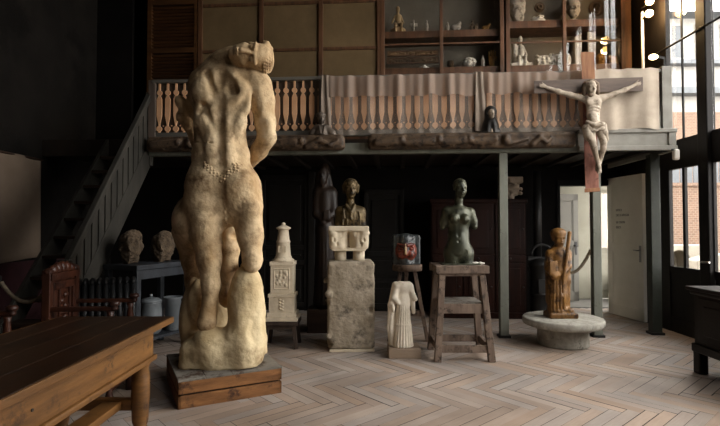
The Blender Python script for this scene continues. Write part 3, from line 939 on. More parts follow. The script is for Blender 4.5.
DEP = .42
def cabinet(name, label, pxs, rows):
    """glazed cabinet: upright positions in photo columns; rows = shelf heights"""
    us = [UZ(p, 50, VC)[0] for p in pxs]; c = (us[0] + us[-1]) / 2; h = ZC1 - ZC0 - .1
    t = gthing(name, label, 'display cabinet', c, VC, ZC0)
    a, b = us[0] - c, us[-1] - c
    MB().box((a, DEP, 0), (b, DEP + .02, h)).build('back', M_cabin, t)
    MB().box((a, 0, 0), (a + .02, DEP, h)).build('side', M_cabin, t); MB().box((b - .02, 0, 0), (b, DEP, h)).build('side', M_cabin, t)
    MB().box((a, 0, h - .03), (b, DEP, h)).build('top', M_brownwood, t)
    MB().box((a, -.02, 0), (b, DEP, .78)).build('base_cupboard', M_brownwood, t, bevel=.005)
    for zz in rows:
        MB().box((a + .02, .03, zz - .11), (b - .02, DEP, zz)).build('shelf', M_brownwood, t, bevel=.004)
    for i, x in enumerate(us):
        wd = .05 if 0 < i < len(us) - 1 else .06
        MB().box((x - c - wd / 2, -.035, .78), (x - c + wd / 2, .0, h)).build('stile', M_brownwood, t, bevel=.005)
    zm = UZ(pxs[1], {440: 46, 566: 42}.get(int(pxs[1]), 44), VC)[1] - ZC0
    for i in range(len(us) - 1):
        x0, x1 = us[i] - c + .025, us[i + 1] - c - .025
        MB().box((x0, -.025, zm - .012), (x1, -.004, zm + .012)).build('glazing_bar', M_brownwood, t)
        MB().box((x0, -.03, .78), (x1, 0, .84)).build('bottom_rail', M_brownwood, t)
        MB().box((x0, -.014, .84), (x1, -.010, h - .03)).build('pane', M_glass, t)
    return t
def shelf_z(p, py, v=VC + .2): return UZ(p, py, v)[1]
zs1 = shelf_z(443, 34.5) - ZC0; zs0 = shelf_z(470, 70) - ZC0
zs2 = shelf_z(540, 25) - ZC0; zs20 = shelf_z(540, 68.5) - ZC0
cabinet('display_cabinet', 'glazed cabinet with small casts on a shelf, left of the two on the gallery', (383, 442, 503), (zs1, zs0))
cabinet('display_cabinet', 'glazed cabinet with larger pale casts, behind the crucifix on the gallery', (509, 566, 625), (zs2, zs20))
u0 = UZ(627, 40, VC)[0]
gbuild(MB().box((u0, VC - .02, ZC0), (u0 + .10, VC + .45, 5.6)), 'trim_24', M_brownwood, .01, 'structure')
gbuild(MB().box((u0 + .1, VC + .1, ZC0), (2.5, VC + .16, 5.8)), 'wall_gallery_right', M_wallB, kind='structure')
gbuild(MB().box((u0 + .22, VC + .05, ZC0), (u0 + .27, VC + .1, 5.6)), 'trim_25', M_brownwood, .01, 'structure')
# pale pilaster next to the tall window
gbuild(MB().box((UZ(662, 30, .8)[0], .78, zb), (UZ(666.5, 30, .8)[0] + .05, .9, 5.8)), 'trim_26', M_greypale, .01, 'structure')

# ------------------------------------------------------------------ staircase at the left, climbing away from the camera
xs = -2.79
ya = fd(0 + 1e9) if False else 0
def st(pxx, py):
    D = xs * F / (pxx - 360); return D, W(pxx, py, D).z
M_stair = mat('grey_stair_wood', '2a2824', '3d3a34', scale=5, stretch=(1, 1, .3), rough=.65, bump=.12)
t = thing('staircase', 'steep grey wooden staircase with board balusters up to the gallery', 'staircase', (xs, 4.4, 0))
(r0y, r0z), (r1y, r1z) = st(68, 268), st(154, 86)
(s1y, s1z), (s0y, s0z) = st(150, 166), st(95, 290)
sl = (s1z - s0z) / (s1y - s0y)
y0 = s0y - s0z / sl
def sz(y): return s0z + (y - s0y) * sl            # lower edge of the string
rs = (r1z - r0z) / (r1y - r0y)
def rz_(y): return r0z + (y - r0y) * rs
Yo = 4.4
ye = s1y + .0
for x, w in ((0, .05), (-.56, .04)):
    mb = MB(); mb.prism([(y0 + .0 - Yo, 0), (ye - Yo, sz(ye)), (ye - Yo, sz(ye) + .36), (y0 - .30 - Yo, 0.02)], x - w, x, 'x'); mb.build('string', M_stair, t, bevel=.004)
n = 12
for i in range(n):
    yy = y0 - .2 + (ye - y0 + .2) * (i + .5) / n; z_ = sz(yy) + .2
    MB().box((-.56, yy - Yo - .13, z_ - .03), (-.04, yy - Yo + .11, z_)).build('tread', M_darkwood, t)
for x in (-.02, ):
    a = Vector((x, r0y - Yo, r0z)); b = Vector((x, ye - .02 - Yo, rz_(ye - .02)))
    MB().bar(a, b, .06, .07).build('handrail', M_stair, t, bevel=.008)
    nb = 13
    for i in range(nb):
        yy = r0y + .1 + (ye - r0y - .25) * i / (nb - 1)
        lo = max(.02, sz(yy) + .28); hi = rz_(yy) - .03
        MB().box((x - .012, yy - Yo - .05, lo), (x + .012, yy - Yo + .05, hi)).build('baluster_or_gap', M_stair, t)
    MB().box((x - .045, r0y - Yo - .05, 0), (x + .045, r0y - Yo + .05, r0z + .08)).build('newel', M_stair, t, bevel=.01)
    MB().box((x - .04, ye - Yo - .05, sz(ye)), (x + .04, ye - Yo + .04, rz_(ye) + .02)).build('newel', M_stair, t, bevel=.01)

# ------------------------------------------------------------------ lamps at the right end of the gallery
M_bulb = emis('warm_bulb', 'ffc070', 14)
def bulb_light(loc, p, parent=None):
    l = bpy.data.lights.new('bulb_light', 'POINT'); l.energy = p; l.color = (1, .66, .32); l.shadow_soft_size = .05
    o = bpy.data.objects.new('bulb_light', l); col.objects.link(o); o.location = loc
LV = .75
u0, z0 = UZ(645.5, 66, LV)
t = gthing('floor_lamp', 'slim pale lamp pole with two glowing bulbs at the right end of the gallery', 'lamp', u0, LV, zb)
zt1 = UZ(646, 18, LV)[1] - zb; zt2 = UZ(647, 6, LV)[1] - zb
MB().cyl((0, 0, 0), (0, 0, zt2 - .08), .018, n=12).build('pole', M_white, t)
MB().cyl((0, 0, 0), (0, 0, .03), .14, n=24).build('base', M_iron, t)
for z_, dx in ((zt1, .02), (zt2, .03)):
    MB().bar((0, 0, z_ - .02), (dx, -.10, z_), .02, .02).build('arm', M_iron, t)
    MB().ball((dx, -.14, z_), .052).build('bulb', M_bulb, t)
bulb_light(L(u0 + .03, LV - .2, zb + zt1), 30); bulb_light(L(u0 + .03, LV - .2, zb + zt2), 30)
u0, z0 = UZ(656, 57, .1)
t = gthing('clip_lamp', 'small glowing clip lamp on the grey end post of the railing', 'lamp', u0, .1, z0 - .05)
MB().ball((0, 0, .05), (.055, .045, .035)).build('bulb', emis('small_bulb', 'ffd9a0', 9), t)
MB().bar((.03, 0, .05), (.13, 0, .03), .03, .03).bar((.13, 0, .04), (.13, 0, -.12), .02, .02).build('clip', M_iron, t)
# white sensor box under the gallery corner
o = thing('sensor_box', 'small white rounded sensor hanging under the right corner of the gallery', 'sensor', W(676, 160, 5.75))
MB().box((-.035, -.03, 0), (.035, .03, .13)).build('casing', M_white, o, bevel=.02, seg=3)
MB().box((-.05, -.01, .11), (-.01, .01, .135)).build('bracket', M_iron, o)
# ------------------------------------------------------------------ furniture and supports
def leg_bar(name, p, q, w, m, t, w2=None, bev=.004):
    return MB().bar(p, q, w, w, up=(0, 1, 0), w2=w2, h2=w2).build(name, m, t, bevel=bev)

# long oak table at the lower left
M_tabletop = mat('dark_polished_oak', '1e120a', '2f1d10', c3='3e2816', scale=3, stretch=(6, .5, 1), rough=.32, bump=.1, spec=.35, dirt='170d07', dscale=4)
M_oak = mat('golden_oak', '553819', '7c552b', c3='957040', scale=4, stretch=(1, .35, 3), rough=.5, bump=.2, dirt='3a2412', dscale=7, dpos=(.56, .66))
TX0, TX1, TY1, TZ = -2.09, -1.31, 3.37, .77
t = thing('oak_table', 'long golden oak table with a dark worn top in the left foreground', 'table', ((TX0 + TX1) / 2, 2.3, 0))
hw = (TX1 - TX0) / 2; yl, yh = 1.0 - 2.3, TY1 - 2.3
mb = MB()
for i in range(4):
    a = -hw + 2 * hw * i / 4; b = -hw + 2 * hw * (i + 1) / 4
    mb.box((a + .001, yl, TZ - .035), (b - .001, yh, TZ))
mb.build('tabletop', M_tabletop, t, bevel=.004)
MB().box((hw - .002, yl, TZ - .042), (hw + .012, yh, TZ - .002)).box((-hw - .012, yl, TZ - .042), (-hw, yh, TZ - .002)).box((-hw, yh, TZ - .042), (hw, yh + .01, TZ - .002)).build('top_edging', M_oak, t, bevel=.005)
ai = .075
mb = MB(); mb.box((-hw + ai, yl, .53), (hw - ai, yh - .13, TZ - .042)); mb.build('apron', M_oak, t, bevel=.004)
MB().box((-hw + ai - .02, yl, .505), (hw - ai + .022, yh - .11, .54)).build('lower_moulding', M_oak, t, bevel=.01)
dy0, dy1 = 1.62 - 2.3, 3.14 - 2.3
d = MB().box((hw - ai, dy0, .56), (hw - ai + .012, dy1, .715)).build('drawer', M_oak, t, bevel=.003)
MB().cyl((hw - ai + .012, (dy0 + dy1) / 2 - .35, .63), (hw - ai + .016, (dy0 + dy1) / 2 - .35, .63), .007, n=10).build('keyhole', M_iron, d)
prof = [(.045, 0), (.06, .02), (.06, .06), (.04, .09), (.05, .13), (.058, .30), (.056, .42), (.047, .47), (.056, .485), (.056, .505), (.046, .515), (.05, .53)]
for sx in (-1, 1):
    for y in (yh - .19, yl + .15):
        MB().lathe(prof, (sx * (hw - ai - .055), y, 0), 24).build('leg', M_oak, t)
MB().box((-hw + .1, yh - .22, .2), (hw - .1, yh - .16, .27)).build('stretcher', M_oak, t, bevel=.004)
MB().box((hw - .36, yl + .1, .21), (hw - .24, yh - .2, .26)).build('stretcher', M_oak, t, bevel=.004)

# carved armchairs
M_chair = mat('carved_red_oak', '2c160d', '462415', scale=6, stretch=(1, 1, .3), rough=.45, bump=.3, dirt='22100a', dscale=12)
def armchair(label, loc, rz):
    t = thing('carved_armchair', label, 'armchair', loc, rz)        # faces +y in its own frame
    w = .21
    for sx in (-1, 1):
        MB().box((sx * w - .03, -.25, 0), (sx * w + .03, -.19, 1.06)).build('rear_leg', M_chair, t, bevel=.006)
        MB().lathe([(.03, 0), (.03, .08), (.02, .12), (.03, .25), (.022, .38), (.032, .44), (.032, .46), (.02, .52), (.028, .62), (.022, .70), (.03, .74)], (sx * w, .24, 0), 16).build('front_leg', M_chair, t)
        a = MB().bar((sx * w, -.2, .76), (sx * w, .27, .76), .05, .035).build('arm', M_chair, t, bevel=.01)
        MB().lathe([(.022, -.03), (.03, -.012), (.022, 0), (.038, .012), (.042, .03), (.03, .042), (0, .046)], (sx * w, .27, .775), 16).build('arm_knob', M_chair, a)
    MB().box((-.24, -.26, .42), (.24, .29, .47)).build('seat', M_chair, t, bevel=.01)
    b = MB().box((-w + .03, -.235, .52), (w - .03, -.205, .98)).build('back_panel', M_chair, t)
    mb = MB()
    for x0, x1, z0, z1 in ((-.18, .18, .9, .96), (-.18, .18, .52, .57), (-.18, -.13, .52, .96), (.13, .18, .52, .96), (-.09, -.07, .57, .9), (.07, .09, .57, .9)):
        mb.box((x0, -.205, z0), (x1, -.188, z1)).box((x0, -.252, z0), (x1, -.235, z1))
    for i in range(6):
        z = .62 + i * .045; mb.ball((.025 * (-1) ** i, -.2, z), (.035, .018, .024), 10, 8).ball((.025 * (-1) ** i, -.24, z), (.035, .018, .024), 10, 8)
    mb.build('carving', M_chair, b, bevel=.004)
    mb = MB(); mb.box((-.23, -.26, .98), (.23, -.18, 1.03))
    for i in range(7):
        x = -.2 + .067 * i; mb.ball((x, -.22, 1.045 + .02 * math.sin(i * PI / 6)), (.045, .035, .03 + .022 * math.sin(i * PI / 6)), 12, 8)
    mb.build('crest', M_chair, t)
    for y in (-.2, .24): MB().box((-w, y - .02, .12), (w, y + .02, .17)).build('stretcher', M_chair, t)
    return t
armchair('carved reddish wooden armchair with high crested back at the far end of the oak table', (-2.2, 3.93, 0), math.radians(-84))
armchair('carved wooden armchair cut off by the left edge of the photo', (-2.80, 3.3, 0), math.radians(-85))

# rope barrier at the foot of the stairs
M_rope = mat('old_hemp_rope', '75695a', '94866f', scale=30, rough=.9, bump=.4)
def stanchion(label, x, y, h=.95, group=None):
    t = thing('rope_stanchion', label, 'rope post', (x, y, 0), 0, group)
    MB().lathe([(.10, 0), (.10, .015), (.03, .03), (.018, .05), (.018, h - .05), (.03, h - .04), (.03, h - .01), (.012, h), (0, h)], (0, 0, 0), 20).build('post', M_iron, t)
    MB().tube([(.03 * math.cos(a), 0, h - .06 + .03 * math.sin(a)) for a in [i * PI / 6 for i in range(12)]], .006, 6).build('ring', M_iron, t)
    return t
p0 = W(1, 282, 4.02); p1 = W(51, 286, 4.02)
stanchion('black rope post at the left edge of the photo, under the hanging cloth', p0.x - .03, 4.02, .99)
stanchion('black rope post hidden mostly behind the carved armchair', p1.x + .03, 4.02, .97)
def rope(label, a, b, sag, r=.016):
    a = Vector(a); b = Vector(b); m = (a + b) / 2
    pts = [(a - m).lerp(b - m, i / 24) - Vector((0, 0, sag * (1 - (2 * i / 24 - 1) ** 2))) for i in range(25)]
    o = MB().tube(pts, r, 12, twist=.9).build('rope', M_rope, None, m)
    return tag(o, label, 'rope')
rope('pale twisted rope sagging below the cloth on the left wall', p0, p1, .15)

# cloth on the left wall
M_lcloth = mat('faded_linen', '6b5c4e', '7c6c5d', scale=1.2, rough=.95, bump=.2, bscale=60)
t = thing('hanging_cloth', 'faded beige cloth hung flat on the dark left wall', 'cloth', (XL + .05, 5.75, .97))
MB().grid(lambda a, b: (.012 * math.sin(9 * a + 2 * b) + .008 * math.sin(21 * a), (a - .5) * 1.26, 1.32 * b - .02 * math.sin(5 * a) * (1 - b)), 40, 14).build('linen', M_lcloth, t, solid=.004)
MB().cyl((0, -.66, 1.31), (0, .66, 1.31), .014, n=10).build('hanging_rod', M_darkwood, t)

# radiator
M_rad = mat('black_radiator_paint', '1f2022', '2e2f31', scale=6, rough=.4, bump=.08)
t = thing('radiator', 'black ribbed cast iron radiator below the staircase', 'radiator', (-2.5, 4.75, 0), math.atan2(.2, .46))
for i in range(9):
    x = -.24 + i * .06
    mb = MB()
    for y in (-.06, .06):
        mb.cyl((x, y, .12), (x, y, .84), .025, n=12)
    mb.ball((x, 0, .85), (.027, .10, .045), 12, 8).ball((x, 0, .12), (.027, .10, .045), 12, 8)
    mb.build('rib', M_rad, t)
for sx in (-.2, .2): MB().box((sx - .03, -.07, 0), (sx + .03, .07, .1)).build('foot', M_rad, t)

# bench with stone heads and pots
M_bench = mat('grey_black_bench', '25272b', '363a40', scale=5, stretch=(.4, 2, 1), rough=.5, bump=.12)
brz = math.radians(-21)
t = thing('work_bench', 'dark grey work bench under the stairs carrying two stone heads', 'bench', (-2.41, 5.52, 0), brz)
MB().box((-.24, -.42, .93), (.24, .42, .985)).build('top', M_bench, t, bevel=.006)
MB().box((-.22, -.40, .15), (.22, .40, .18)).build('lower_shelf', M_bench, t)
for x in (-.2, .2):
    for y in (-.38, .38): MB().box((x - .03, y - .03, 0), (x + .03, y + .03, .93)).build('leg', M_bench, t, bevel=.004)
MB().box((.18, -.38, .83), (.21, .38, .93)).build('rail', M_bench, t)
M_enamel = mat('blue_grey_enamel', '5f6468', '767b7e', scale=5, rough=.35, bump=.05, dirt='3a3d42', dscale=8, dpos=(.6, .66))
Rb = Matrix.Rotation(brz, 3, 'Z')
q = Vector((-2.41, 5.52, 0)) + Rb @ Vector((.12, .24, .18))
t = thing('enamel_bucket', 'tapered blue grey bucket on the low shelf of the bench', 'bucket', q)
MB().lathe([(.075, 0), (.08, .005), (.098, .36), (.108, .37), (.108, .385), (.095, .385), (.078, .02), (0, .02)], (0, 0, 0), 28).build('body', M_enamel, t)
MB().tube([(.1 * math.cos(a), 0, .37 - .09 * math.sin(a)) for a in [i * PI / 10 for i in range(11)]], .005, 6).build('handle', M_iron, t)
q = Vector((-2.41, 5.52, 0)) + Rb @ Vector((.04, -.02, .18))
t = thing('lidded_pot', 'dark grey lidded pot on the low shelf left of the bucket', 'pot', q)
MB().lathe([(.09, 0), (.115, .03), (.12, .25), (.11, .34), (.115, .345), (.115, .355), (.1, .355)], (0, 0, 0), 28).build('body', M_enamel, t)
l = MB().lathe([(.118, .36), (.118, .37), (.09, .395), (.03, .41), (0, .412)], (0, 0, 0), 28).build('lid', M_enamel, t)
MB().lathe([(.012, .41), (.02, .43), (.016, .445), (0, .45)], (0, 0, 0), 14).build('knob', M_enamel, l)

# crate-like base under the big statue
M_crate = mat('rough_red_planks', '64401f', '94653a', c3='ad8456', scale=5, stretch=(.5, 3, 3), rough=.7, bump=.35, dirt='3d2415', dscale=8, dpos=(.55, .68))
M_cratetop = mat('dusty_plank_top', '5d5851', '7c766d', scale=4, rough=.85, bump=.3, dirt='3e2d20', dscale=6)
ang = math.radians(27.5)
a_ = Vector((math.cos(ang), math.sin(ang), 0)); b_ = Vector((-math.sin(ang), math.cos(ang), 0))
CB = Vector((-1.385, 3.69, 0)) + a_ * .41 + b_ * .42
t = thing('plank_plinth', 'low reddish plank base under the tall stone statue', 'plinth', CB, ang)
for z0, z1 in ((0, .098), (.112, .205)):
    for (lo, hi) in (((-.41, -.42), (.41, -.395)), ((-.41, .395), (.41, .42)), ((-.41, -.42), (-.385, .42)), ((.385, -.42), (.41, .42))):
        MB().box((lo[0], lo[1], z0), (hi[0], hi[1], z1)).build('plank', M_crate, t, bevel=.004)
MB().box((-.385, -.395, 0), (.385, .395, .2)).build('core', M_darkwood, t)
mb = MB()
for i in range(4): mb.box((-.412 + .206 * i + .001, -.422, .205), (-.412 + .206 * (i + 1) - .001, .422, .223))
mb.build('top_boards', M_cratetop, t, bevel=.003)

# little stand for the white monument
M_oldwood = mat('grey_brown_old_wood', '4a3a2f', '6d5a4b', scale=5, stretch=(2, 2, .3), rough=.75, bump=.25, dirt='30241c', dscale=10)
M_dkstand = mat('dark_stand_wood', '2b221d', '40342c', scale=5, stretch=(2, 2, .3), rough=.6, bump=.2)
MD = 5.66
def low_stand(name, label, x, y, w, d, h, m):
    t = thing(name, label, 'stand', (x, y, 0))
    MB().box((-w / 2, -d / 2, h - .045), (w / 2, d / 2, h)).build('top', m, t, bevel=.005)
    MB().box((-w / 2 + .03, -d / 2 + .03, h - .09), (w / 2 - .03, d / 2 - .03, h - .045)).build('apron', m, t)
    for sx in (-1, 1):
        for sy in (-1, 1):
            leg_bar('leg', (sx * (w / 2 - .05), sy * (d / 2 - .05), h - .05), (sx * (w / 2 - .02), sy * (d / 2 - .02), 0), .045, m, t)
    return t
low_stand('low_stand', 'low dark wooden stand under the small white stone monument', px(283, MD), MD, .40, .34, .31, M_dkstand)

# stone pedestal block
M_block = mat('rough_grey_limestone', '7f7462', 'aa9e8c', scale=5, rough=.95, bump=.6, bscale=26, dirt='49423a', dscale=4.5, dpos=(.53, .68), bdist=.02)
M_pale = mat('pale_limestone', 'c2b49c', 'dccfb8', scale=5, rough=.9, bump=.35, dirt='8a7b66', dscale=7, dpos=(.6, .74))
PD = 5.62
t = thing('stone_pedestal', 'tall rough grey limestone block under the double capital', 'pedestal', (px(350.5, PD), PD, 0), math.radians(3))
S = Clay((-.33, -.33, -.03), (.33, .33, 1.05), .016)
S.box((0, 0, .515), (.265, .26, .485), .03, .01)
rnd = random.Random(2)
for i in range(26):
    a = rnd.choice((-1, 1)); S.ell((a * rnd.uniform(.2, .28), rnd.choice((-1, 1)) * rnd.uniform(.2, .27), rnd.uniform(.05, .98)), (rnd.uniform(.02, .05),) * 3, .02, None, rnd.random() < .6)
S.build('block', M_block, t, rough=((6, .006), (30, .004)))
MB().box((-.24, -.25, 0), (.26, .25, .03)).build('base_slab', M_pale, t, bevel=.004)

# three legged stool of the mask
D_ = 6.0
t = thing('modelling_stool', 'grey round three-legged stool carrying the painted mask', 'stool', (px(407, D_), D_, 0))
MB().lathe([(.17, .845), (.185, .85), (.188, .92), (.18, .925), (0, .925)], (0, 0, 0), 32).build('seat', M_oldwood, t)
for i, a in enumerate((-150, -30, 90)):
    c, s_ = math.cos(math.radians(a)), math.sin(math.radians(a))
    leg_bar('leg', (c * .1, s_ * .1, .85), (c * .27, s_ * .27, 0), .045, M_oldwood, t)
for a, b in ((-150, -30), (-30, 90), (90, -150)):
    c, s_ = math.cos(math.radians(a)), math.sin(math.radians(a)); c2, s2 = math.cos(math.radians(b)), math.sin(math.radians(b))
    MB().bar((c * .2, s_ * .2, .33), (c2 * .2, s2 * .2, .33), .025, .06).build('stretcher', M_oldwood, t)

# plinth of the headless saint
SD = 5.25
M_plinth = mat('beige_wood_plinth', '85725f', '9a8775', scale=4, stretch=(.4, 2, 2), rough=.7, bump=.1)
t = thing('wooden_plinth', 'small beige box plinth under the white headless figure', 'plinth', (px(403.5, SD), SD, 0))
MB().box((-.17, -.15, 0), (.17, .15, .1)).build('box', M_plinth, t, bevel=.004)

# sculptor's stand with the green torso
M_stand = mat('worn_turntable_wood', '56463b', '7a685a', scale=5, stretch=(2, 2, .3), rough=.75, bump=.3, dirt='382c24', dscale=10)
GX, GY = 1.075, 5.24
t = thing('sculpture_stand', 'worn four-legged wooden stand carrying the green bronze torso', 'stand', (GX, GY, 0))
MB().box((-.285, -.24, .905), (.27, .24, .985)).build('top', M_stand, t, bevel=.006)
MB().box((-.25, -.2, .875), (.235, .2, .905)).build('under_top', M_stand, t)
lg = {}
for sx, tx, bx in ((-1, -.215, -.275), (1, .205, .285)):
    for sy in (-1, 1):
        p = Vector((tx, sy * .19, .885)); q = Vector((bx, sy * .25, 0)); lg[sx, sy] = (p, q)
        leg_bar('leg', p, q, .062, M_stand, t, .07)
def on(sx, sy, z): p, q = lg[sx, sy]; return p.lerp(q, (p.z - z) / (p.z - q.z))
for z, h in ((.13, .075), ):
    for A, B in (((-1, -1), (1, -1)), ((-1, 1), (1, 1)), ((-1, -1), (-1, 1)), ((1, -1), (1, 1))):
        MB().bar(on(*A, z), on(*B, z), .03, h).build('stretcher', M_stand, t, bevel=.004)
for A, B in (((-1, -1), (1, -1)), ((-1, 1), (1, 1))):
    MB().bar(on(*A, .54), on(*B, .54), .03, .1).build('shelf_rail', M_stand, t, bevel=.004)
a, b = on(-1, -1, .6), on(1, 1, .6)
MB().box((a.x + .02, a.y - .005, .585), (b.x - .02, b.y, .6)).build('shelf', M_cratetop, t)

# round stone pedestal
M_round = mat('speckled_grey_stone', '8d897f', 'aaa69b', scale=14, rough=.85, bump=.35, dirt='66625a', dscale=20, dpos=(.56, .68))
RD = 5.72
RXc = px(561.5, RD)
t = thing('round_pedestal', 'low round grey stone pedestal under the wooden robed figure', 'pedestal', (RXc, RD, 0))
MB().lathe([(.28, 0), (.29, .02), (.285, .21), (.27, .235)], (0, 0, 0), 56).build('drum', M_round, t)
MB().lathe([(.27, .222), (.40, .225), (.445, .24), (.455, .26), (.455, .305), (.445, .318), (.43, .322), (0, .325)], (0, 0, 0), 64).build('slab', M_round, t)

# dark red cupboard behind the green torso
u0 = UZ(431, 230, 1.25)[0]; u1 = UZ(526, 230, 1.25)[0]
hz = UZ(480, 199, 1.25)[1]
t = gthing('cupboard', 'dark red wooden cupboard in the shade behind the green torso', 'cupboard', (u0 + u1) / 2, 1.25, 0)
w = (u1 - u0) / 2
MB().box((-w, .02, .06), (w, .5, hz)).build('body', M_redwood, t)
MB().box((-w - .02, -.02, hz - .06), (w + .02, .5, hz)).build('cornice', M_redwood, t, bevel=.01)
MB().box((-w - .01, 0, 0), (w + .01, .5, .09)).build('base', M_redwood, t)
for i in range(3):
    a = -w + 2 * w * i / 3; b = a + 2 * w / 3
    for z0, z1 in ((.98, hz - .08), (.12, .84)):
        d = MB().box((a + .02, -.0, z0), (b - .02, .02, z1)).build('door', M_redwood, t, bevel=.003)
        MB().box((a + .09, -.012, z0 + .08), (b - .09, 0, z1 - .08)).build('panel', M_redwood, d, bevel=.008)
        MB().ball((b - .05, -.02, (z0 + z1) / 2), .014, 10, 8).build('knob', M_iron, d)
    d = MB().box((a + .02, -.01, .86), (b - .02, .02, .96)).build('drawer', M_redwood, t, bevel=.003)
    MB().ball(((a + b) / 2, -.02, .91), .014, 10, 8).build('knob', M_iron, d)

# iron stove
u0 = UZ(541, 250, 1.3)[0]
t = gthing('iron_stove', 'black cylindrical iron stove between the cupboard and the doorway', 'stove', u0, 1.35, 0)
MB().lathe([(.16, 0), (.17, .02), (.15, .06), (.15, .3), (.165, .31), (.165, .34), (.15, .35), (.15, .72), (.17, .74), (.17, .78), (.12, .84), (.05, .86), (0, .86)], (0, 0, .05), 28).build('body', M_iron, t)
MB().tube([(.16 * math.cos(a), -.08, .96 + .16 * math.sin(a)) for a in [i * PI / 12 for i in range(13)]], .02, 10).build('hood_ring', M_iron, t)
MB().box((-.19, -.02, .88), (.2, .02, .93)).build('plate', M_iron, t)
MB().cyl((.0, .13, .8), (0, .13, 2.25), .06, n=16).build('flue_pipe', M_iron, t)
d = MB().box((-.08, -.165, .4), (.08, -.14, .6)).build('door', M_iron, t, bevel=.006)
for i in range(3):
    a = i * 2.1 + .5; leg_bar('leg', (.12 * math.cos(a), .12 * math.sin(a), .07), (.15 * math.cos(a), .15 * math.sin(a), 0), .03, M_iron, t)

# rope by the doorway
a = W(564, 270, 6.32); b = W(590.5, 250, 6.16)
rope('old brown rope sagging between the robed figure and the grey post', a, b, .13, .019)
stanchion('black rope post standing behind the wooden robed figure', a.x - .03, 6.32, a.z + .05)

# dark chest at the right edge
M_chest = mat('black_brown_chest', '0f0b09', '18110e', scale=4, rough=.5, bump=.1, spec=.22)
cx, cy0, cy1, czt = 3.16, 3.2, 4.69, .82
t = thing('dark_chest', 'nearly black wooden chest with moulded top at the right edge', 'chest', (cx + .4, (cy0 + cy1) / 2, 0))
ln = (cy1 - cy0) / 2
MB().box((-.4, -ln, czt - .035), (.42, ln, czt)).build('top', M_chest, t, bevel=.008)
MB().box((-.375, -ln + .025, czt - .075), (.42, ln - .025, czt - .035)).build('cornice', M_chest, t, bevel=.014)
MB().box((-.345, -ln + .05, .2), (.42, ln - .05, czt - .07)).build('body', M_chest, t)
MB().box((-.37, -ln + .03, .2), (.42, ln - .03, .28)).build('base_moulding', M_chest, t, bevel=.01)
for i in range(2):
    y0 = -ln + .1 + i * (ln - .08); y1 = y0 + ln - .14
    d = MB().box((-.36, y0, .31), (-.345, y1, czt - .1)).build('door', M_chest, t, bevel=.003)
    MB().box((-.368, y0 + .08, .38), (-.36, y1 - .08, czt - .17)).build('panel', M_chest, d, bevel=.004)
for sx in (-.32, .36):
    for sy in (-ln + .09, ln - .09): MB().box((sx - .045, sy - .045, 0), (sx + .045, sy + .045, .22)).build('foot', M_chest, t, bevel=.012)
# ------------------------------------------------------------------ sculptures
class Fig:
    """turns photo columns/rows plus a relative depth into coordinates of a thing standing at base, seen at depth D"""
    def __init__(s, D, base): s.D = D; s.b = Vector(base); s.s = D / F
    def p(s, x, y, d=0):
        return tuple(W(x, y, s.D + d * s.s) - s.b)
    def r(s, v): return v * s.s
    def surf(s, x, y):
        d = 0
        for _ in range(3):
            q = s.p(x, y, d); h = s.S.hit(q[0], q[2])
            if h is None: return d
            d = (h + s.b.y - s.D) / s.s
        return d
    def clay(s, x0, x1, y0, y1, d0, d1, h):
        P = [s.p(x, y, d) for x in (x0, x1) for y in (y0, y1) for d in (d0, d1)]
        lo = [min(q[i] for q in P) for i in range(3)]; hi = [max(q[i] for q in P) for i in range(3)]
        s.S = Clay(lo, hi, h); return s.S
    def E(s, x, y, d, rx, rd, rz, k=3, sub=False, R=None): s.S.ell(s.p(x, y, d), (s.r(rx), s.r(rd), s.r(rz)), s.r(k), R, sub)
    def C(s, a, b, r1, r2, k=3, sub=False): s.S.cap(s.p(*a), s.p(*b), s.r(r1), s.r(r2), s.r(k), sub)
    def CH(s, pts, k=3, sub=False):
        for (a, ra), (b, rb) in zip(pts, pts[1:]): s.C(a, b, ra, rb, k, sub)
    def B(s, x, y, d, hx, hd, hz, rnd=1, k=1, sub=False, R=None): s.S.box(s.p(x, y, d), (s.r(hx), s.r(hd), s.r(hz)), s.r(rnd), s.r(k), R, sub)
    def H(s, x, y, d, H, **kw): sculpt_head(s.S, s.p(x, y, d), s.r(H), **kw)

def rotm(ax, deg): return Matrix.Rotation(math.radians(deg), 3, ax)

M_stone = mat('aged_cream_stone', 'a98b63', 'dfc8a3', c3='f3e7d0', scale=2.8, rough=.8, bump=.45, bscale=34, dirt='684d30', dscale=6, dpos=(.49, .72), bdist=.014, detail=9)
M_stone2 = mat('cream_rock', 'b39a70', 'dccaa4', c3='ebdfc4', scale=2.2, rough=.85, bump=.5, bscale=24, dirt='80633e', dscale=3.5, dpos=(.54, .72), bdist=.016, detail=9)

# ---- the tall stone centaur
CD = 4.2
CBs = Vector(((222 - 360) / F * CD, CD, .224))
cen = thing('centaur_statue', 'towering cream stone centaur with head fallen on its shoulder', 'statue', CBs)
f = Fig(CD, CBs)
f.clay(164, 286, 30, 345, -42, 78, .0082)
f.E(221, 97, 0, 29, 21, 32, 8)                       # rib cage
f.E(220, 128, 0, 26, 19, 30, 10)                     # loins
f.E(221, 156, 0, 29, 20, 24, 10)
f.C((205, 88, 3), (252, 86, 2), 14, 14, 8)           # shoulder girdle
f.E(199, 95, 4, 8, 13, 15, 6)
f.C((203, 82, 0), (222, 62, 2), 13, 12, 7)           # trapezius rising to the neck
f.C((222, 82, 2), (233, 58, 2), 16, 12, 6)
f.C((236, 74, -4), (252, 78, -2), 11, 10, 6)
f.C((197, 95, 14), (189, 122, 22), 9, 8, 5)       # far left arm going back
f.C((189, 122, 22), (200, 150, 34), 7, 6.5, 4)
f.E(179.5, 101, 10, 5, 6, 5, 3); f.E(181, 117, 12, 5, 6, 6, 3); f.C((180, 100, 10), (187, 126, 14), 4, 4, 3)
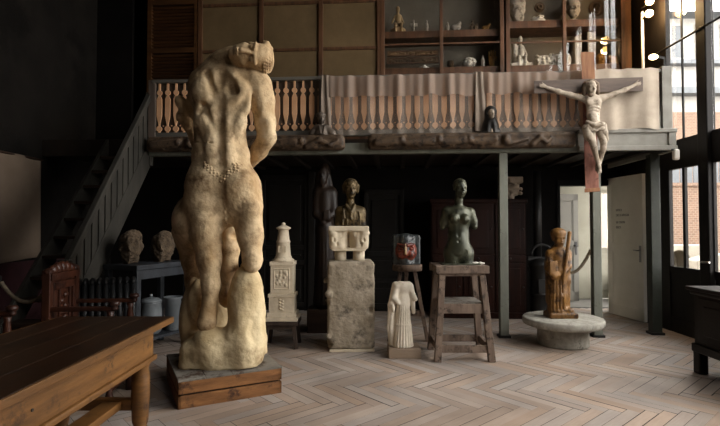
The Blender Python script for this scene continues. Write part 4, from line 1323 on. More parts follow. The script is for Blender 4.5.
# hips, horse breast
f.E(205, 190, -1, 19, 22, 28, 9); f.E(239, 193, -3, 22.5, 23, 29, 9); f.E(222, 186, 2, 33, 22, 30, 9)
f.E(208, 188, -14, 14, 10, 19, 5); f.E(238, 190, -16, 16, 10, 20, 5)
f.E(222, 208, 0, 26, 20, 20, 9)
# horse body behind
f.E(201, 222, 34, 25, 50, 33, 9)
f.E(196, 226, 58, 21, 20, 34, 8)
# back muscles, spine
for x, w in ((211, 6.5), (229, 6.5)):
    f.CH([((x, 104, -15), w), ((x + (1 if x < 220 else -1), 128, -14), w * .9), ((x, 160, -15), w)], 4)
f.E(203, 93, -14, 11, 9, 14, 5); f.E(239, 97, -14, 13, 9, 17, 5)
f.E(204, 118, -12, 9, 8, 17, 5); f.E(238, 121, -12, 9, 8, 17, 5)
f.C((233, 80, -12), (246, 110, -12), 7, 5, 5)
f.CH([((219, 78, -24), 3.2), ((219.5, 110, -22), 2.8), ((220.5, 150, -20.5), 2.2), ((221, 172, -21), 2)], 5, True)
f.E(220, 77, -20, 6, 7, 9, 6, True); f.E(231, 86, -21, 4, 5, 8, 5, True)
f.C((212, 100, -24), (200, 112, -18), 2, 2, 5, True); f.C((228, 112, -23), (242, 104, -20), 2, 2, 5, True)
f.C((201, 150, -19), (197, 128, -14), 2, 1.5, 4, True); f.C((240, 152, -19), (244, 132, -13), 2, 1.5, 4, True)
f.C((246, 98, -21), (232, 120, -22), 2.2, 2.2, 4, True); f.C((203, 104, -18), (213, 128, -23), 2, 2.2, 4, True)
f.C((227, 78, -20), (236, 92, -20), 3.5, 3, 4, True); f.C((208, 74, -14), (214, 96, -22), 2.5, 2.5, 5, True)
f.C((252, 96, -12), (249, 116, -10), 2, 2, 3, True)
# seam between the two blocks
for i in range(24):
    a = PI * i / 23; x = 220.5 - 29 * math.cos(a); d = -21.5 * math.sin(a)
    if i < 23:
        a2 = PI * (i + 1) / 23; f.C((x, 142.5, d), (220.5 - 29 * math.cos(a2), 142.5, -21.5 * math.sin(a2)), .8, .8, .7, True)
# garland of curls at the waist
gl = [(205, 165), (208, 167.5), (211, 170), (214, 173), (217.5, 176), (221, 178.5), (224.5, 176.5), (228, 174), (231, 172), (234.5, 170), (238, 168)]
gd = [f.surf(x, y) for x, y in gl]
curls = MB()
for i, (x, y) in enumerate(gl):
    for (ox, oy, r_) in ((0, -2.6, 1.7), (.6, .2, 2.0), (-.3, 2.8, 1.5)):
        q = f.p(x + ox, y + oy, f.surf(x + ox, y + oy) + .3); curls.ball(q, (f.r(r_), f.r(r_ * .9), f.r(r_)), 10, 7)
for i in range(6):
    x, y = 233 + i * 1.8, 163.5 + (i % 2) * 1.5; curls.ball(f.p(x, y, f.surf(x, y) + .3), f.r(1.5), 10, 7)
# hair line down the breast
f.CH([((222, 181, -24), 2), ((223, 200, -24), 1.8), ((226, 226, -20), 2)], 4, True)
for i in range(12): f.E(223 + (i % 2) * 1.6 + i * .22, 183 + i * 3.6, f.surf(223, 183 + i * 3.6) + .2, 1.3, 1.4, 2.0, .6)
f.CH([((196, 200, -18), 2), ((206, 216, -25), 3), ((217, 234, -20), 3)], 4, True); f.CH([((232, 214, -26), 2), ((240, 232, -22), 3), ((242, 240, -16), 3)], 4, True)
f.E(204, 222, -20, 10, 7, 14, 5); f.E(251, 214, -18, 9, 8, 16, 5)
# legs
f.CH([((205, 206, -6), 20), ((207, 236, -10), 14.5), ((209, 260, -11), 11), ((211, 285, -12), 8), ((208.5, 314, -13), 7.4)], 6)
f.E(209, 262, -19, 6, 5, 8, 4)
f.C((208.5, 312, -13), (207, 323, -15), 8, 9.5, 3)
f.CH([((246, 208, -6), 16.5), ((250, 236, -10), 12), ((252.5, 259, -13), 8.8), ((252.5, 265, -13), 7.6)], 6)
f.C((253, 262, -12), (247, 266, 22), 7, 6.5, 4)
f.CH([((231, 222, 30), 14), ((229.5, 248, 26), 10), ((228.5, 272, 22), 9), ((227, 300, 20), 8)], 5)
f.CH([((188, 232, 44), 17), ((192, 260, 38), 10.5), ((195, 280, 32), 9.5), ((194, 305, 30), 8.5)], 5)
f.E(231, 237, -2, 8.5, 30, 5, 3, True)
# right arm going down and behind
f.C((258, 86, 0), (262, 101, 1), 14.5, 12, 5)
f.CH([((262, 100, 1), 11.8), ((265, 122, 4), 10), ((267, 137, 6), 8.8)], 5)
f.C((259, 92, -9), (263, 112, -6), 6, 5, 4)
f.C((268, 122, -4), (269, 136, 2), 4, 4, 3)
f.CH([((267, 138, 7), 9), ((259, 151, 16), 8.4), ((245, 167, 28), 6.5)], 4)
# head lying on the right shoulder
f.H(251.5, 57.3, -8, 43, up=(1, 0, -.05), fwd=(.0, -1, -.02), hair=0, face=1.08, kk=.7, eu=.07, deep=1.18)
f.E(267.5, 57.5, 1, 6, 15.5, 15.5, 3)
for k_ in range(15):
    a = -1.35 + k_ * .19; f.E(263.6, 57.5 - 16.6 * math.sin(a), -1 - 16.2 * math.cos(a), 1.0, 1.5, 1.5, .5)
for j in range(4):
    for k_ in range(13):
        a = -1.35 + k_ * .22 + (j % 2) * .11; q = (1, .92, .78, .58)[j]
        f.E(265.8 + j * 2.1, 57.5 - 16.4 * q * math.sin(a), 0 - 16.6 * q * math.cos(a), 1.3, 1.5, 1.5, .5)
curls.build('waist_curls', M_stone, cen)
f.S.build('figure', M_stone, cen, smooth=1, rough=((11, .0035), (30, .0022)))
# the rock it kneels on
f.clay(158, 274, 258, 382, -50, 78, .0125)
f.B(225, 351, 8, 37, 36, 17, 11, 5)
f.E(246, 318, -4, 17.5, 20, 50, 7); f.E(247, 300, -6, 16, 16, 34, 7); f.E(244, 345, -8, 21, 23, 26, 8)
f.E(194, 318, 24, 13, 22, 43, 7); f.E(198, 302, 8, 8.5, 14, 24, 5)
f.E(213, 351, -14, 18, 18, 23, 7); f.E(206, 338, -15, 11, 13, 9, 4)
f.E(218, 322, 44, 24, 18, 50, 8)
f.CH([((224, 272, -2), 5), ((222, 290, -14), 6.5), ((220.5, 320, -22), 5.5)], 4, True)
f.CH([((229, 300, -24), 1.5), ((230, 330, -30), 1.5)], 3, True)
f.C((221, 285, -16), (219, 320, -20), 5.5, 4, 6, True)
f.CH([((248, 336, -36), 2.2), ((245, 348, -36), 2.6), ((246, 362, -33), 1.6)], 4, True)
f.CH([((198, 329, -34), 1.1), ((207, 331.5, -34), 1.2), ((216, 328, -32), 1)], 1.5, True)
f.E(228, 345, -36, 6, 5, 12, 6, True); f.E(256, 328, -24, 5, 5, 12, 6, True)
rnd = random.Random(4)
f.S.box((0, 0, -.3), (1.5, 1.5, .3), .001, .003, None, True)
f.S.build('rock', M_stone2, cen, smooth=1, rough=((6, .014), (22, .004)))

# ---- crucifix on the post
XD = 5.72
xb = W(592, 192, XD)
cr = thing('crucifix', 'carved wooden crucifix fixed to the grey post in front of the gallery', 'crucifix', xb)
f = Fig(XD, xb)
M_cross1 = mat('grey_crossbeam_wood', '4a3e37', '67584e', scale=5, stretch=(.4, 3, 3), rough=.7, bump=.25)
M_cross2 = mat('faded_red_beam', '74483a', '966353', scale=5, stretch=(3, 3, .4), rough=.75, bump=.25, dirt='5a382c', dscale=8)
M_cross3 = mat('reddish_brown_beam', '74492c', '976a48', scale=5, stretch=(3, 3, .4), rough=.7, bump=.25)
def quad(mb, a, b, w, d0, d1):
    """upright board between two photo points"""
    P = []
    for d in (d0, d1):
        for (x, y) in (a, b):
            P.append((x, y, d))
    x0, y0 = a; x1, y1 = b
    pts = [f.p(x1 - w, y1, d0), f.p(x1 + w, y1, d0), f.p(x1 + w, y1, d1), f.p(x1 - w, y1, d1), f.p(x0 - w, y0, d0), f.p(x0 + w, y0, d0), f.p(x0 + w, y0, d1), f.p(x0 - w, y0, d1)]
    return mb.hexa(pts)
quad(MB(), (587.2, 52), (588.6, 80), 6.6, 1, 7).build('upper_beam', M_cross3, cr, bevel=.004)
quad(MB(), (589, 94), (592.3, 191), 6.8, 1, 7).build('lower_beam', M_cross2, cr, bevel=.004)
mb = MB()
mb.hexa([f.p(534, 93.6, 0), f.p(643, 91.2, 0), f.p(643, 91.2, 6.5), f.p(534, 93.6, 6.5), f.p(534, 80.8, 0), f.p(643, 77, 0), f.p(643, 77, 6.5), f.p(534, 80.8, 6.5)])
mb.build('crossbeam', M_cross1, cr, bevel=.004)
mb = MB(); mb.hexa([f.p(584.5, 192.5, -4), f.p(600, 191.5, -4), f.p(600, 191.5, 5), f.p(584.5, 192.5, 5), f.p(584.5, 188.5, -4), f.p(600, 187.5, -4), f.p(600, 187.5, 5), f.p(584.5, 188.5, 5)])
mb.build('foot_ledge', M_cross3, cr, bevel=.005)
M_corpus = mat('pale_polychrome_wood', '8f8170', 'c0b2a0', scale=6, rough=.65, bump=.3, dirt='5f503e', dscale=12, dpos=(.5, .66))
M_hair = mat('dark_carved_hair', '4a3a2c', '6b5845', scale=12, rough=.7, bump=.3)
f.clay(530, 646, 74, 178, -16, 6, .0085)
f.E(593.5, 104, -4, 7.5, 4.6, 9, 3); f.E(593, 114, -4, 6.6, 4.2, 10, 3); f.E(594, 126, -4, 8, 5, 7, 3)
f.C((586.5, 99, -3.5), (601, 98, -3.5), 3.6, 3.6, 3)
f.CH([((586, 99, -3.5), 3.5), ((570, 95, -3), 2.7), ((558, 91.5, -2.5), 2.4), ((547, 87.5, -2), 1.7)], 2)
f.CH([((601, 98.5, -3.5), 3.5), ((614, 94, -3), 2.7), ((624, 90, -2.5), 2.3), ((634, 85.5, -2), 1.6)], 2)
for (hx, hy, sx) in ((543.5, 86, -1), (637, 84, 1)):
    f.E(hx, hy, -2.2, 3, 1.3, 2.1, 1)
    for k_ in range(4): f.C((hx + sx * 1.5, hy - 1.2 + k_ * .85, -2.3), (hx + sx * (4.6 - abs(k_ - 1.4) * .5), hy - 2.6 + k_ * 1.15, -2.9), .55, .45, .3)
    f.C((hx - sx * .6, hy - 1.4, -2.4), (hx + sx * 1.4, hy - 4.0, -3.0), .6, .45, .4)
for k_ in range(4):
    for sx in (-1, 1): f.C((593.6, 104.5 + k_ * 3.2, -8.8), (593.6 + sx * 6.5, 106.5 + k_ * 3.0, -6.2), .45, .45, .9, True)
f.E(589.5, 102, -7.4, 3.6, 1.4, 2.6, 1.5); f.E(597.6, 101.6, -7.4, 3.6, 1.4, 2.6, 1.5)
f.E(593.5, 117, -8, 3.6, 1.2, 4.5, 2)
f.CH([((590, 128, -4.5), 4.4), ((592.5, 142, -9.5), 3.4), ((594, 147, -9.5), 2.9), ((598, 164, -5), 1.9)], 1)
f.CH([((599, 128, -4.5), 4.2), ((603.5, 142, -8), 3.2), ((603.5, 148, -8), 2.8), ((599.5, 163, -3), 1.9)], 1)
f.C((598.6, 164, -5), (599.5, 171.5, -9), 2.3, 1.9, 1.2); f.C((598, 163, -2), (597, 170, -5), 2.1, 1.8, 1)
for k_ in range(5): f.C((597.8 + k_ * .85, 171, -9), (597.6 + k_ * .95, 173.6 - k_ * .25, -10.3), .65, .5, .3)
f.C((592.4, 96, -4), (591, 91, -6), 3, 2.8, 2)
f.H(590.8, 87.8, -7.5, 15.2, up=(-.06, -.12, 1), fwd=(.12, -1, -.22))
body = f.S.build('figure', M_corpus, cr)
f.clay(576, 606, 76, 104, -18, 2, .0085)
f.E(590.6, 84, -5.5, 6.3, 5.6, 4.8, 1.5)
f.E(590.8, 88.5, -11.8, 4.0, 3, 5.8, 1.5, True)
for sx, x in ((-1, 584.6), (1, 597)):
    f.CH([((x, 84, -6), 2.2), ((x + sx * .5, 91, -6), 2.1), ((x + sx * .8, 97, -5), 1.3)], 1.2)
for k_ in range(6): f.C((585 + k_ * 2.2, 81.5, -9 - (1 if 0 < k_ < 5 else 0)), (586.2 + k_ * 2.2, 83, -10.4), .9, .9, .5)
f.E(590.9, 95.2, -11.5, 2.6, 1.6, 2.2, 1.2)
f.S.build('hair', M_hair, body)
f.clay(578, 614, 116, 150, -18, 4, .0075)
f.E(594.5, 126, -4.5, 8.9, 5.8, 4.6, 2)
f.CH([((586.5, 128, -6), 4.4), ((588.5, 136, -8), 4.2), ((592, 141, -9.5), 3)], 2)
f.CH([((602.5, 126, -6), 4), ((604, 133, -7), 3.4), ((606, 139, -6), 2.2), ((605, 145, -5), 1.2)], 2)
f.CH([((587, 122, -9), 1.8), ((594, 125, -11), 2), ((602, 123.5, -10), 2)], 1)
f.CH([((588, 126, -10.5), 1.2), ((595, 131, -11.5), 1.4), ((603, 128, -10), 1.4)], .8)
for k_ in range(5): f.C((587 + k_ * 1.2, 126 + k_ * 1.4, -11), (601 - k_ * .6, 128.5 + k_ * 2.4, -11.2), .6, .6, .9, True)
f.S.build('loincloth', M_corpus, body)

# ---- green bronze torso
M_bronze = mat('green_bronze', '313328', '4c4d3c', c3='70705a', scale=4, rough=.36, bump=.12, metal=.4, dirt='1c2018', dscale=6, spec=.5)
TD = 5.24
tb = Vector((px(459, TD), TD, .987))
gt = thing('bronze_torso', 'armless green bronze female torso with small head on the wooden stand', 'statue', tb)
f = Fig(TD, tb)
f.clay(434, 484, 174, 272, -16, 16, .0075)
f.E(458.5, 218, 0, 12.5, 8.5, 13, 5); f.E(458.5, 235, 0, 10.6, 7.5, 12, 6); f.E(458.5, 252, 0, 15, 9.5, 12, 6)
f.E(458.5, 243, -4, 9.5, 5.5, 9, 4)
f.C((447.5, 211.5, 1), (469.5, 212.5, 1), 4.6, 4.6, 4)
f.CH([((446.5, 212, 1), 4.8), ((443.6, 222, 2), 3.9), ((443, 227, 2.5), 3.3)], 2.5)
f.CH([((470.5, 213, 1), 4.8), ((473.2, 221, 1), 4.0), ((474, 226.5, .5), 3.5)], 2.5)
f.E(454.2, 218.5, -7.5, 4.7, 4.3, 4.6, 2); f.E(464.8, 219, -7.5, 4.7, 4.3, 4.6, 2)
f.E(454, 219.3, -11.6, .9, .8, .9, .6); f.E(465, 219.8, -11.6, .9, .8, .9, .6)
f.CH([((458.8, 210, 1), 4.2), ((458.8, 200, 0), 3.6), ((458.8, 196, 0), 3.6)], 2.5)
f.CH([((452, 254, 0), 7.5), ((451.5, 266, 0), 7.2)], 3); f.CH([((465.5, 254, 0), 7.5), ((466, 266, 0), 7.2)], 3)
f.C((458.6, 258, -9.5), (458.7, 270, -8), 1.4, 1.8, 2.5, True)
f.C((450.5, 252, -9.5), (457, 257.5, -9.5), .9, .9, 2, True); f.C((466.5, 252, -9.5), (460, 257.5, -9.5), .9, .9, 2, True)
f.E(458.7, 241.5, -9.6, .9, 1.2, 1.1, 1, True)
f.C((458.6, 222, -9.2), (458.6, 236, -8.6), .8, .8, 2, True)
f.H(460.2, 188.2, -1.2, 19.5, up=(.04, -.02, 1), fwd=(.22, -1, -.08))
f.E(459.6, 184.8, 1, 6.6, 7.6, 6.2, 1.2); f.E(459, 184, 7.5, 3.6, 3, 3.4, 1.5)
for k_ in range(6): f.C((454.5 + k_ * 2, 181, -4.5), (453.8 + k_ * 2.1, 186, 2), .6, .6, .8, True)
f.B(459, 275, 0, 30, 30, 10, .2, .3, True)
f.S.build('figure', M_bronze, gt)
MB().box((-.2, -.15, -.0), (.2, .15, .012)).build('bronze_base', M_bronze, gt, bevel=.003)
M_plasterbit = mat('white_plaster_scraps', 'b5b0a6', 'd0ccc2', scale=8, rough=.9)
S = Clay((-.12, -.06, -.02), (.12, .06, .06), .006)
for i in range(7): S.ell((-.07 + i * .024, .01 * math.sin(i * 2), .012), (.024, .022, .014 + .006 * math.sin(i * 3)), .006)
S.box((0, 0, -.05), (.3, .3, .05), .001, .001, None, True)
o = S.build('plaster_scrap', M_plasterbit, None, (1.25, 5.2, .986)); tag(o, 'white plaster scraps beside the green torso on its stand', 'plaster scrap')

# ---- gilded robed figure
M_gilt = mat('worn_gilt_wood', '5a3d1d', '87602f', c3='b58c54', scale=6, stretch=(1.4, 1.4, .6), rough=.45, bump=.35, dirt='33200f', dscale=9, dpos=(.5, .62), metal=.12)
gb = Vector((px(559, RD), RD, .325))
gs = thing('robed_figure', 'worn gilded wooden robed figure holding a staff on the round pedestal', 'statue', gb)
f = Fig(RD, gb)
f.clay(540, 582, 224, 322, -16, 16, .0085)
f.CH([((558, 253, 0), 7.6), ((557.5, 272, 0), 8.2), ((557.5, 296, 0), 8.6), ((558, 310, 0), 9.4)], 4)
f.E(558, 256, 0, 10, 6.8, 9, 4); f.C((550.5, 253, 0), (566.5, 253, 0), 4.4, 4.4, 3)
f.C((558, 246, 0), (558.5, 240, 0), 3.5, 3.5, 2)
f.H(558.6, 238.5, -.6, 17.5, fwd=(.12, -1, -.08), face=.8)
f.E(558.2, 233, .5, 7.9, 7.4, 5.2, 2.5); f.E(558.3, 237, 2.5, 6.8, 6.0, 6.5, 1.5)
f.CH([((549.5, 254, -1), 4), ((548.5, 268, -3), 3.5), ((554, 276, -8), 2.8), ((558, 275, -9), 2.2)], 2)
f.CH([((567, 254, -1), 4), ((568, 266, -4), 3.3), ((563.5, 273, -8.5), 2.6)], 2)
f.B(553, 268, -8.2, 4, 1.6, 7, .6, 1)
for k_ in range(9):
    a = -1.45 + k_ * .36; x = 557.8 + 8.4 * math.sin(a); d = -8.2 * math.cos(a)
    f.CH([((557.8 + (x - 557.8) * .92, 276 + (k_ % 3) * 3, d * .95), 1.1), ((x, 296, d), 1.5), ((557.8 + (x - 557.8) * 1.12, 311, d * 1.08), 1.9)], 1.4)
    f.CH([((557.8 + 7.6 * math.sin(a + .18), 281, -8.6 * math.cos(a + .18)), .6), ((557.8 + 9.6 * math.sin(a + .18), 309, -9.8 * math.cos(a + .18)), .9)], 1.2, True)
f.C((548, 262, 1), (549, 300, 1), 3, 3.2, 3); f.CH([((566.5, 255, 0), 3.5), ((566.8, 280, 0), 3.4), ((566, 305, 0), 3.6)], 3)
f.B(560.5, 314.5, -1, 14, 10, 2.8, 1.5, 1.5); f.E(569, 310.5, -6, 4.5, 4, 3, 2)
f.S.build('figure', M_gilt, gs)
f.clay(556, 578, 226, 296, -18, 2, .0075)
f.CH([((569.6, 233, -8), 2.0), ((566.5, 258, -9.5), 1.8), ((563, 284, -10.5), 1.3)], .5)
f.S.build('staff', M_gilt, gs)

# ---- headless white saint
M_chalk = mat('chalky_white_stone', 'cabfac', 'eae1d1', scale=4, rough=.9, bump=.25, dirt='8d7c66', dscale=8, dpos=(.58, .72))
sb = Vector((px(403, SD), SD, .1))
sa = thing('headless_saint', 'headless white stone figure in a long pleated robe on a small plinth', 'statue', sb)
f = Fig(SD, sb)
f.clay(384, 422, 276, 356, -14, 14, .0065)
f.E(404, 287, 0, 7.6, 5, 7.5, 3); f.C((398.5, 286, 0), (409.5, 285.5, 0), 3.4, 3.4, 2)
f.E(403.5, 298, 0, 6.2, 4.6, 6, 3)
f.CH([((403.3, 302, 0), 6.2), ((402.5, 325, 0), 7.8), ((402.5, 346, 0), 9.6)], 3)
f.CH([((397, 287, -1), 3), ((394, 298, -2), 2.8), ((398.5, 303, -5), 2)], 2)
f.CH([((410.5, 287, -1), 3), ((413, 296, -1), 2.7), ((415.5, 299, -4), 2.2)], 2)
f.CH([((395.5, 285, 2), 3.6), ((391.5, 305, 0), 3.6), ((390.5, 328, -1), 3.6), ((392, 343, -1), 3.4)], 2)
f.CH([((412.5, 300, -1), 2.4), ((413.5, 312, -1), 2)], 2)
f.C((392.6, 306, -4.5), (393.8, 312, -5), 1.6, 1.2, 1)
for k_ in range(10):
    a = -1.3 + k_ * .29; s0_, s1_ = math.sin(a), math.cos(a)
    f.CH([((403.3 + 5.6 * s0_, 303, -5.6 * s1_), .8), ((402.6 + 7.8 * s0_, 325, -7.8 * s1_), 1.2), ((402.5 + 10 * s0_, 347, -10 * s1_), 1.7)], 1)
    f.CH([((403 + 6.5 * math.sin(a + .145), 306, -6.5 * math.cos(a + .145)), .5), ((402.5 + 10.4 * math.sin(a + .145), 348, -10.4 * math.cos(a + .145)), 1.0)], .8, True)
f.C((395, 312, -5), (393.5, 344, -5), .9, 1.2, 1, True); f.C((390, 300, -4), (388.6, 340, -4), .7, .9, .8, True)
f.E(404.5, 280.5, 0, 4.6, 4, 1.6, 1, True)
f.S.box((0, 0, -.15), (.5, .5, .15), .001, .001, None, True)
f.S.build('figure', M_chalk, sa)

# ---- bronze bust on the double capital
cb = Vector((px(349, PD), PD, 1.0))
cp = thing('double_capital', 'pale stone double capital with two short column stubs on the grey block', 'capital', cb)
f = Fig(PD, cb)
f.clay(324, 374, 220, 266, -18, 18, .0075)
f.B(349, 228.6, 0, 19.5, 14, 2.6, .6, .6)
f.B(339, 240, 0, 9.2, 12, 9, 3, 3); f.B(359, 240, 0, 9.2, 12, 9, 3, 3)
for x, s_ in ((334, -1), (364, 1)):
    f.E(x, 239.5, -9, 4.2, 5, 8, 2); f.E(x + s_ * 1, 233, -9.5, 4.6, 4.6, 2.8, 1.5)
    f.E(x, 240, -13.6, 1.2, 1.6, 2, 1, True); f.E(x - s_ * 3, 244, -12.4, 1, 1.5, 2, 1, True)
    f.C((x - 3, 237, -13.8), (x + 3, 237, -13.8), .6, .6, .8, True)
f.E(349, 243, -13, 5.5, 8, 10, 4, True)
f.C((341.5, 233, -13), (345, 247, -12), 1, 1.6, 1.5, True); f.C((356.5, 233, -13), (353, 247, -12), 1, 1.6, 1.5, True)
f.B(349, 249.3, 0, 16.5, 11, 1.3, .5, .6)
f.S.build('capital', M_pale, cp)
for x in (340.5, 358.8):
    a = Vector(f.p(x, 250, 0)); b = Vector(f.p(x, 262, 0)); MB().cyl((b.x, 0, .0), (a.x, 0, a.z), .068, n=28).build('column_stub', M_pale, cp)
M_bust = mat('dark_gold_bronze', '3a3020', '6b5a3c', c3='8f7d58', scale=7, rough=.45, metal=.5, bump=.3, dirt='201a12', dscale=9)
topz = Vector(f.p(350, 226, 0)).z + 1.0
bb = Vector((px(350.5, PD), PD, topz))
bu = thing('bronze_bust', 'dark gilded bronze bust of a youth with bobbed hair on the double capital', 'bust', bb)
f = Fig(PD, bb)
f.clay(330, 372, 172, 232, -14, 14, .007)
f.E(350.5, 217, 0, 13.4, 8.4, 12.5, 4); f.C((340, 211, 1), (361, 211, 1), 4.6, 4.6, 4)
f.CH([((339.5, 213, 1), 4.2), ((338.5, 226, 1), 4)], 3); f.CH([((361.5, 213, 1), 4.2), ((362.5, 226, 1), 4)], 3)
f.CH([((350.2, 208, 1), 4.4), ((350.3, 196, 0), 3.7)], 3)
f.C((346, 205, -4), (350, 212, -8), 1.4, 1, 1.2); f.C((354.5, 205, -4), (351.5, 212, -8), 1.4, 1, 1.2)
for k_ in range(5): f.E(351, 211 + k_ * 3, -8.5, .8, .7, .8, .4)
for k_ in range(14):
    x = rnd.uniform(340, 361); f.C((x, rnd.uniform(208, 214), -7), (x + rnd.uniform(-2, 2), rnd.uniform(218, 226), -8.6), .6, .8, 1, k_ % 2 == 0)
f.H(350.6, 188.8, -1, 19.6, fwd=(.18, -1, -.05))
f.E(350.6, 184.6, .8, 7.4, 7.6, 6.4, 1.2); f.CH([((343.8, 186, 0), 2), ((344.4, 192, 1), 1.6)], 1); f.CH([((357.6, 186, 0), 2), ((357.2, 192, 1), 1.6)], 1)
for k_ in range(7): f.C((345 + k_ * 1.9, 180, -4), (343.8 + k_ * 2.2, 186, -6.6), .5, .5, .7, True)
f.B(350, 236, 0, 30, 30, 10, .2, .3, True)
f.S.build('figure', M_bust, bu)

# ---- white monument model
mbase = Vector((px(283.5, MD), MD, .31))
mo = thing('stone_monument', 'small white stone monument with a round turret on a carved block', 'monument', mbase)
k = MD / F
def zz(y): return W(283, y, MD).z - .31
M_monu = M_pale
MB().box((-.185, -.16, 0), (.185, .16, zz(315.5))).box((-.165, -.14, zz(315.5)), (.165, .14, zz(311))).build('steps', M_monu, mo, bevel=.004)
MB().box((-.145, -.125, zz(311)), (.145, .125, zz(295))).box((-.155, -.135, zz(296)), (.155, .135, zz(292.5))).build('lower_block', M_monu, mo, bevel=.004)
MB().box((-.13, -.115, zz(292.5)), (.13, .115, zz(264))).box((-.14, -.125, zz(265)), (.14, .125, zz(261))).build('upper_block', M_monu, mo, bevel=.004)
S = Clay((-.13, -.16, zz(291)), (.13, -.08, zz(264)), .005)
S.box((0, -.112, zz(278)), (.095, .008, .125), .004, .004); S.box((0, -.121, zz(278)), (.078, .008, .108), .003, .003, None, True)
for i in range(15):
    S.ell((rnd.uniform(-.06, .06), -.113, zz(278) + rnd.uniform(-.09, .09)), (.018, .012, .022), .006)
S.build('relief', M_monu, mo)
mb = MB()
for i in range(8): mb.ball((.015 * (-1) ** i, -.126, zz(310) + .02 + i * .017), (.016, .01, .012), 8, 6)
mb.build('carved_spray', M_monu, mo)
MB().lathe([(.135, zz(261)), (.13, zz(259.5)), (.10, zz(258)), (.10, zz(257)), (.088, zz(255)), (.077, zz(243)), (.082, zz(242.5)), (.082, zz(241)), (.072, zz(240)), (.06, zz(230)), (.066, zz(229.6)), (.086, zz(228.6)), (.086, zz(227.6)), (.04, zz(225.6)), (.022, zz(225)), (.026, zz(223.8)), (.014, zz(222.6)), (0, zz(222.2))], (0, 0, 0), 28).build('turret', M_monu, mo)
mb = MB()
for sx in (-.035, 0, .035): mb.box((sx - .012, -.09, zz(252)), (sx + .012, -.06, zz(246)))
mb.build('turret_niche', M_monu, mo)

# ---- dark wooden saint
M_dksaint = mat('dark_saint_wood', '17100b', '2a1c12', scale=6, stretch=(1.5, 1.5, .5), rough=.5, bump=.3, dirt='170f0a', dscale=6)
DD = 6.5
db = Vector((px(325, DD), DD, .3))
t = thing('plinth_block', 'dark wooden block under the tall dark saint', 'plinth', (db.x, DD, 0))
MB().box((-.22, -.2, 0), (.22, .2, .3)).build('block', M_darkwood, t, bevel=.008)
ds = thing('wooden_saint', 'tall dark wooden hooded saint standing behind the bronze bust', 'statue', db)
f = Fig(DD, db)
f.clay(306, 344, 158, 312, -14, 14, .012)
f.CH([((325.5, 196, 0), 8), ((325, 230, 0), 8.6), ((325, 270, 0), 9), ((325, 304, 0), 10)], 5)
f.C((318.5, 192, 0), (332, 192, 0), 5, 5, 4); f.C((324, 186, 0), (323.5, 178, 0), 4.5, 4, 3)
f.H(323.3, 174, -1, 17, fwd=(-.15, -1, -.1), beard=1)
f.E(323.6, 171.5, 3, 7, 6, 9, 2); f.CH([((318, 176, 1), 2.4), ((317, 190, 1), 3)], 2); f.CH([((329, 176, 1), 2.4), ((331, 190, 1), 3)], 2)
f.CH([((317, 195, -1), 4.4), ((316.5, 214, -3), 4), ((323, 222, -9), 3)], 3); f.CH([((333, 195, -1), 4.4), ((334, 212, -3), 4), ((328, 218, -9), 3)], 3)
f.B(326.5, 215, -11, 3.5, 1.6, 5, .6, 1)
for k_ in range(8):
    a = -1.3 + k_ * .37; f.CH([((325 + 8 * math.sin(a), 228, -8 * math.cos(a)), 1), ((325 + 10.5 * math.sin(a), 305, -10.5 * math.cos(a)), 1.8)], 1.5)
f.S.box((0, 0, -.15), (.5, .5, .15), .001, .001, None, True)
f.S.build('figure', M_dksaint, ds)

# ---- painted mask block on the three-legged stool
M_curls = mat('black_blue_glaze', '17191a', '484d4e', scale=40, rough=.3, bump=.5, spec=.5)
M_face = mat('red_orange_glaze', '572018', '8a4431', c3='b58f68', scale=14, rough=.35, bump=.3, dirt='2a1412', dscale=16, dpos=(.52, .6))
kb = Vector((px(406, D_), D_, .925))
mk = thing('painted_mask', 'glazed mask block with red face and black curls on the round stool', 'mask', kb)
f = Fig(D_, kb)
f.clay(386, 426, 228, 272, -20, 16, .008)
f.B(406, 250, 4, 13.6, 9, 15.4, 2, 2); f.C((405.5, 240, -5), (405.5, 262, -4), 6, 6, 5)
rn = random.Random(9)
for i in range(150):
    x = rn.uniform(392.5, 419.5); y = rn.uniform(235, 265)
    ex = (x - 406) / 9.6; ey = (y - 251.5) / 9.6
    if ex * ex + ey * ey < 1: continue
    f.E(x, y, -4.5 + .28 * abs(x - 406) - (3.5 if abs(x - 406) < 6 else 0), 1.5, 2, 1.3, .6)
body = f.S.build('curls', M_curls, mk)
f.clay(392, 420, 236, 268, -20, 6, .006)
f.E(406, 251, -4, 10.8, 8.4, 11.4, 2)
f.CH([((405.8, 243, -10), 1.3), ((405.6, 254, -12.5), 1.8)], 1.5)
for sx in (-1, 1):
    f.E(406 + sx * 4.6, 248.6, -11.0, 3.2, 2.4, 2.2, 1, True); f.E(406 + sx * 4.6, 248.6, -9.2, 1.8, 1.4, 1.3, .4)
    f.C((406 + sx * 1.5, 245.6, -12.2), (406 + sx * 8, 244, -9), 1.3, 1, .8)
    f.E(406 + sx * 5, 255, -10.2, 3, 2.2, 3, 1)
f.E(406, 259.4, -11.2, 3.2, 1.6, 1.6, .6, True)
f.S.build('face', M_face, mk)
a = Vector(f.p(405.6, 244, -12)); b = Vector(f.p(405.6, 254.6, -14.4))
MB().tube([a, a.lerp(b, .5), b], .007, 10, .014).build('nose_stripe', mat('cream_glaze', 'b59a70', 'd0b78e', scale=9, rough=.35), mk)

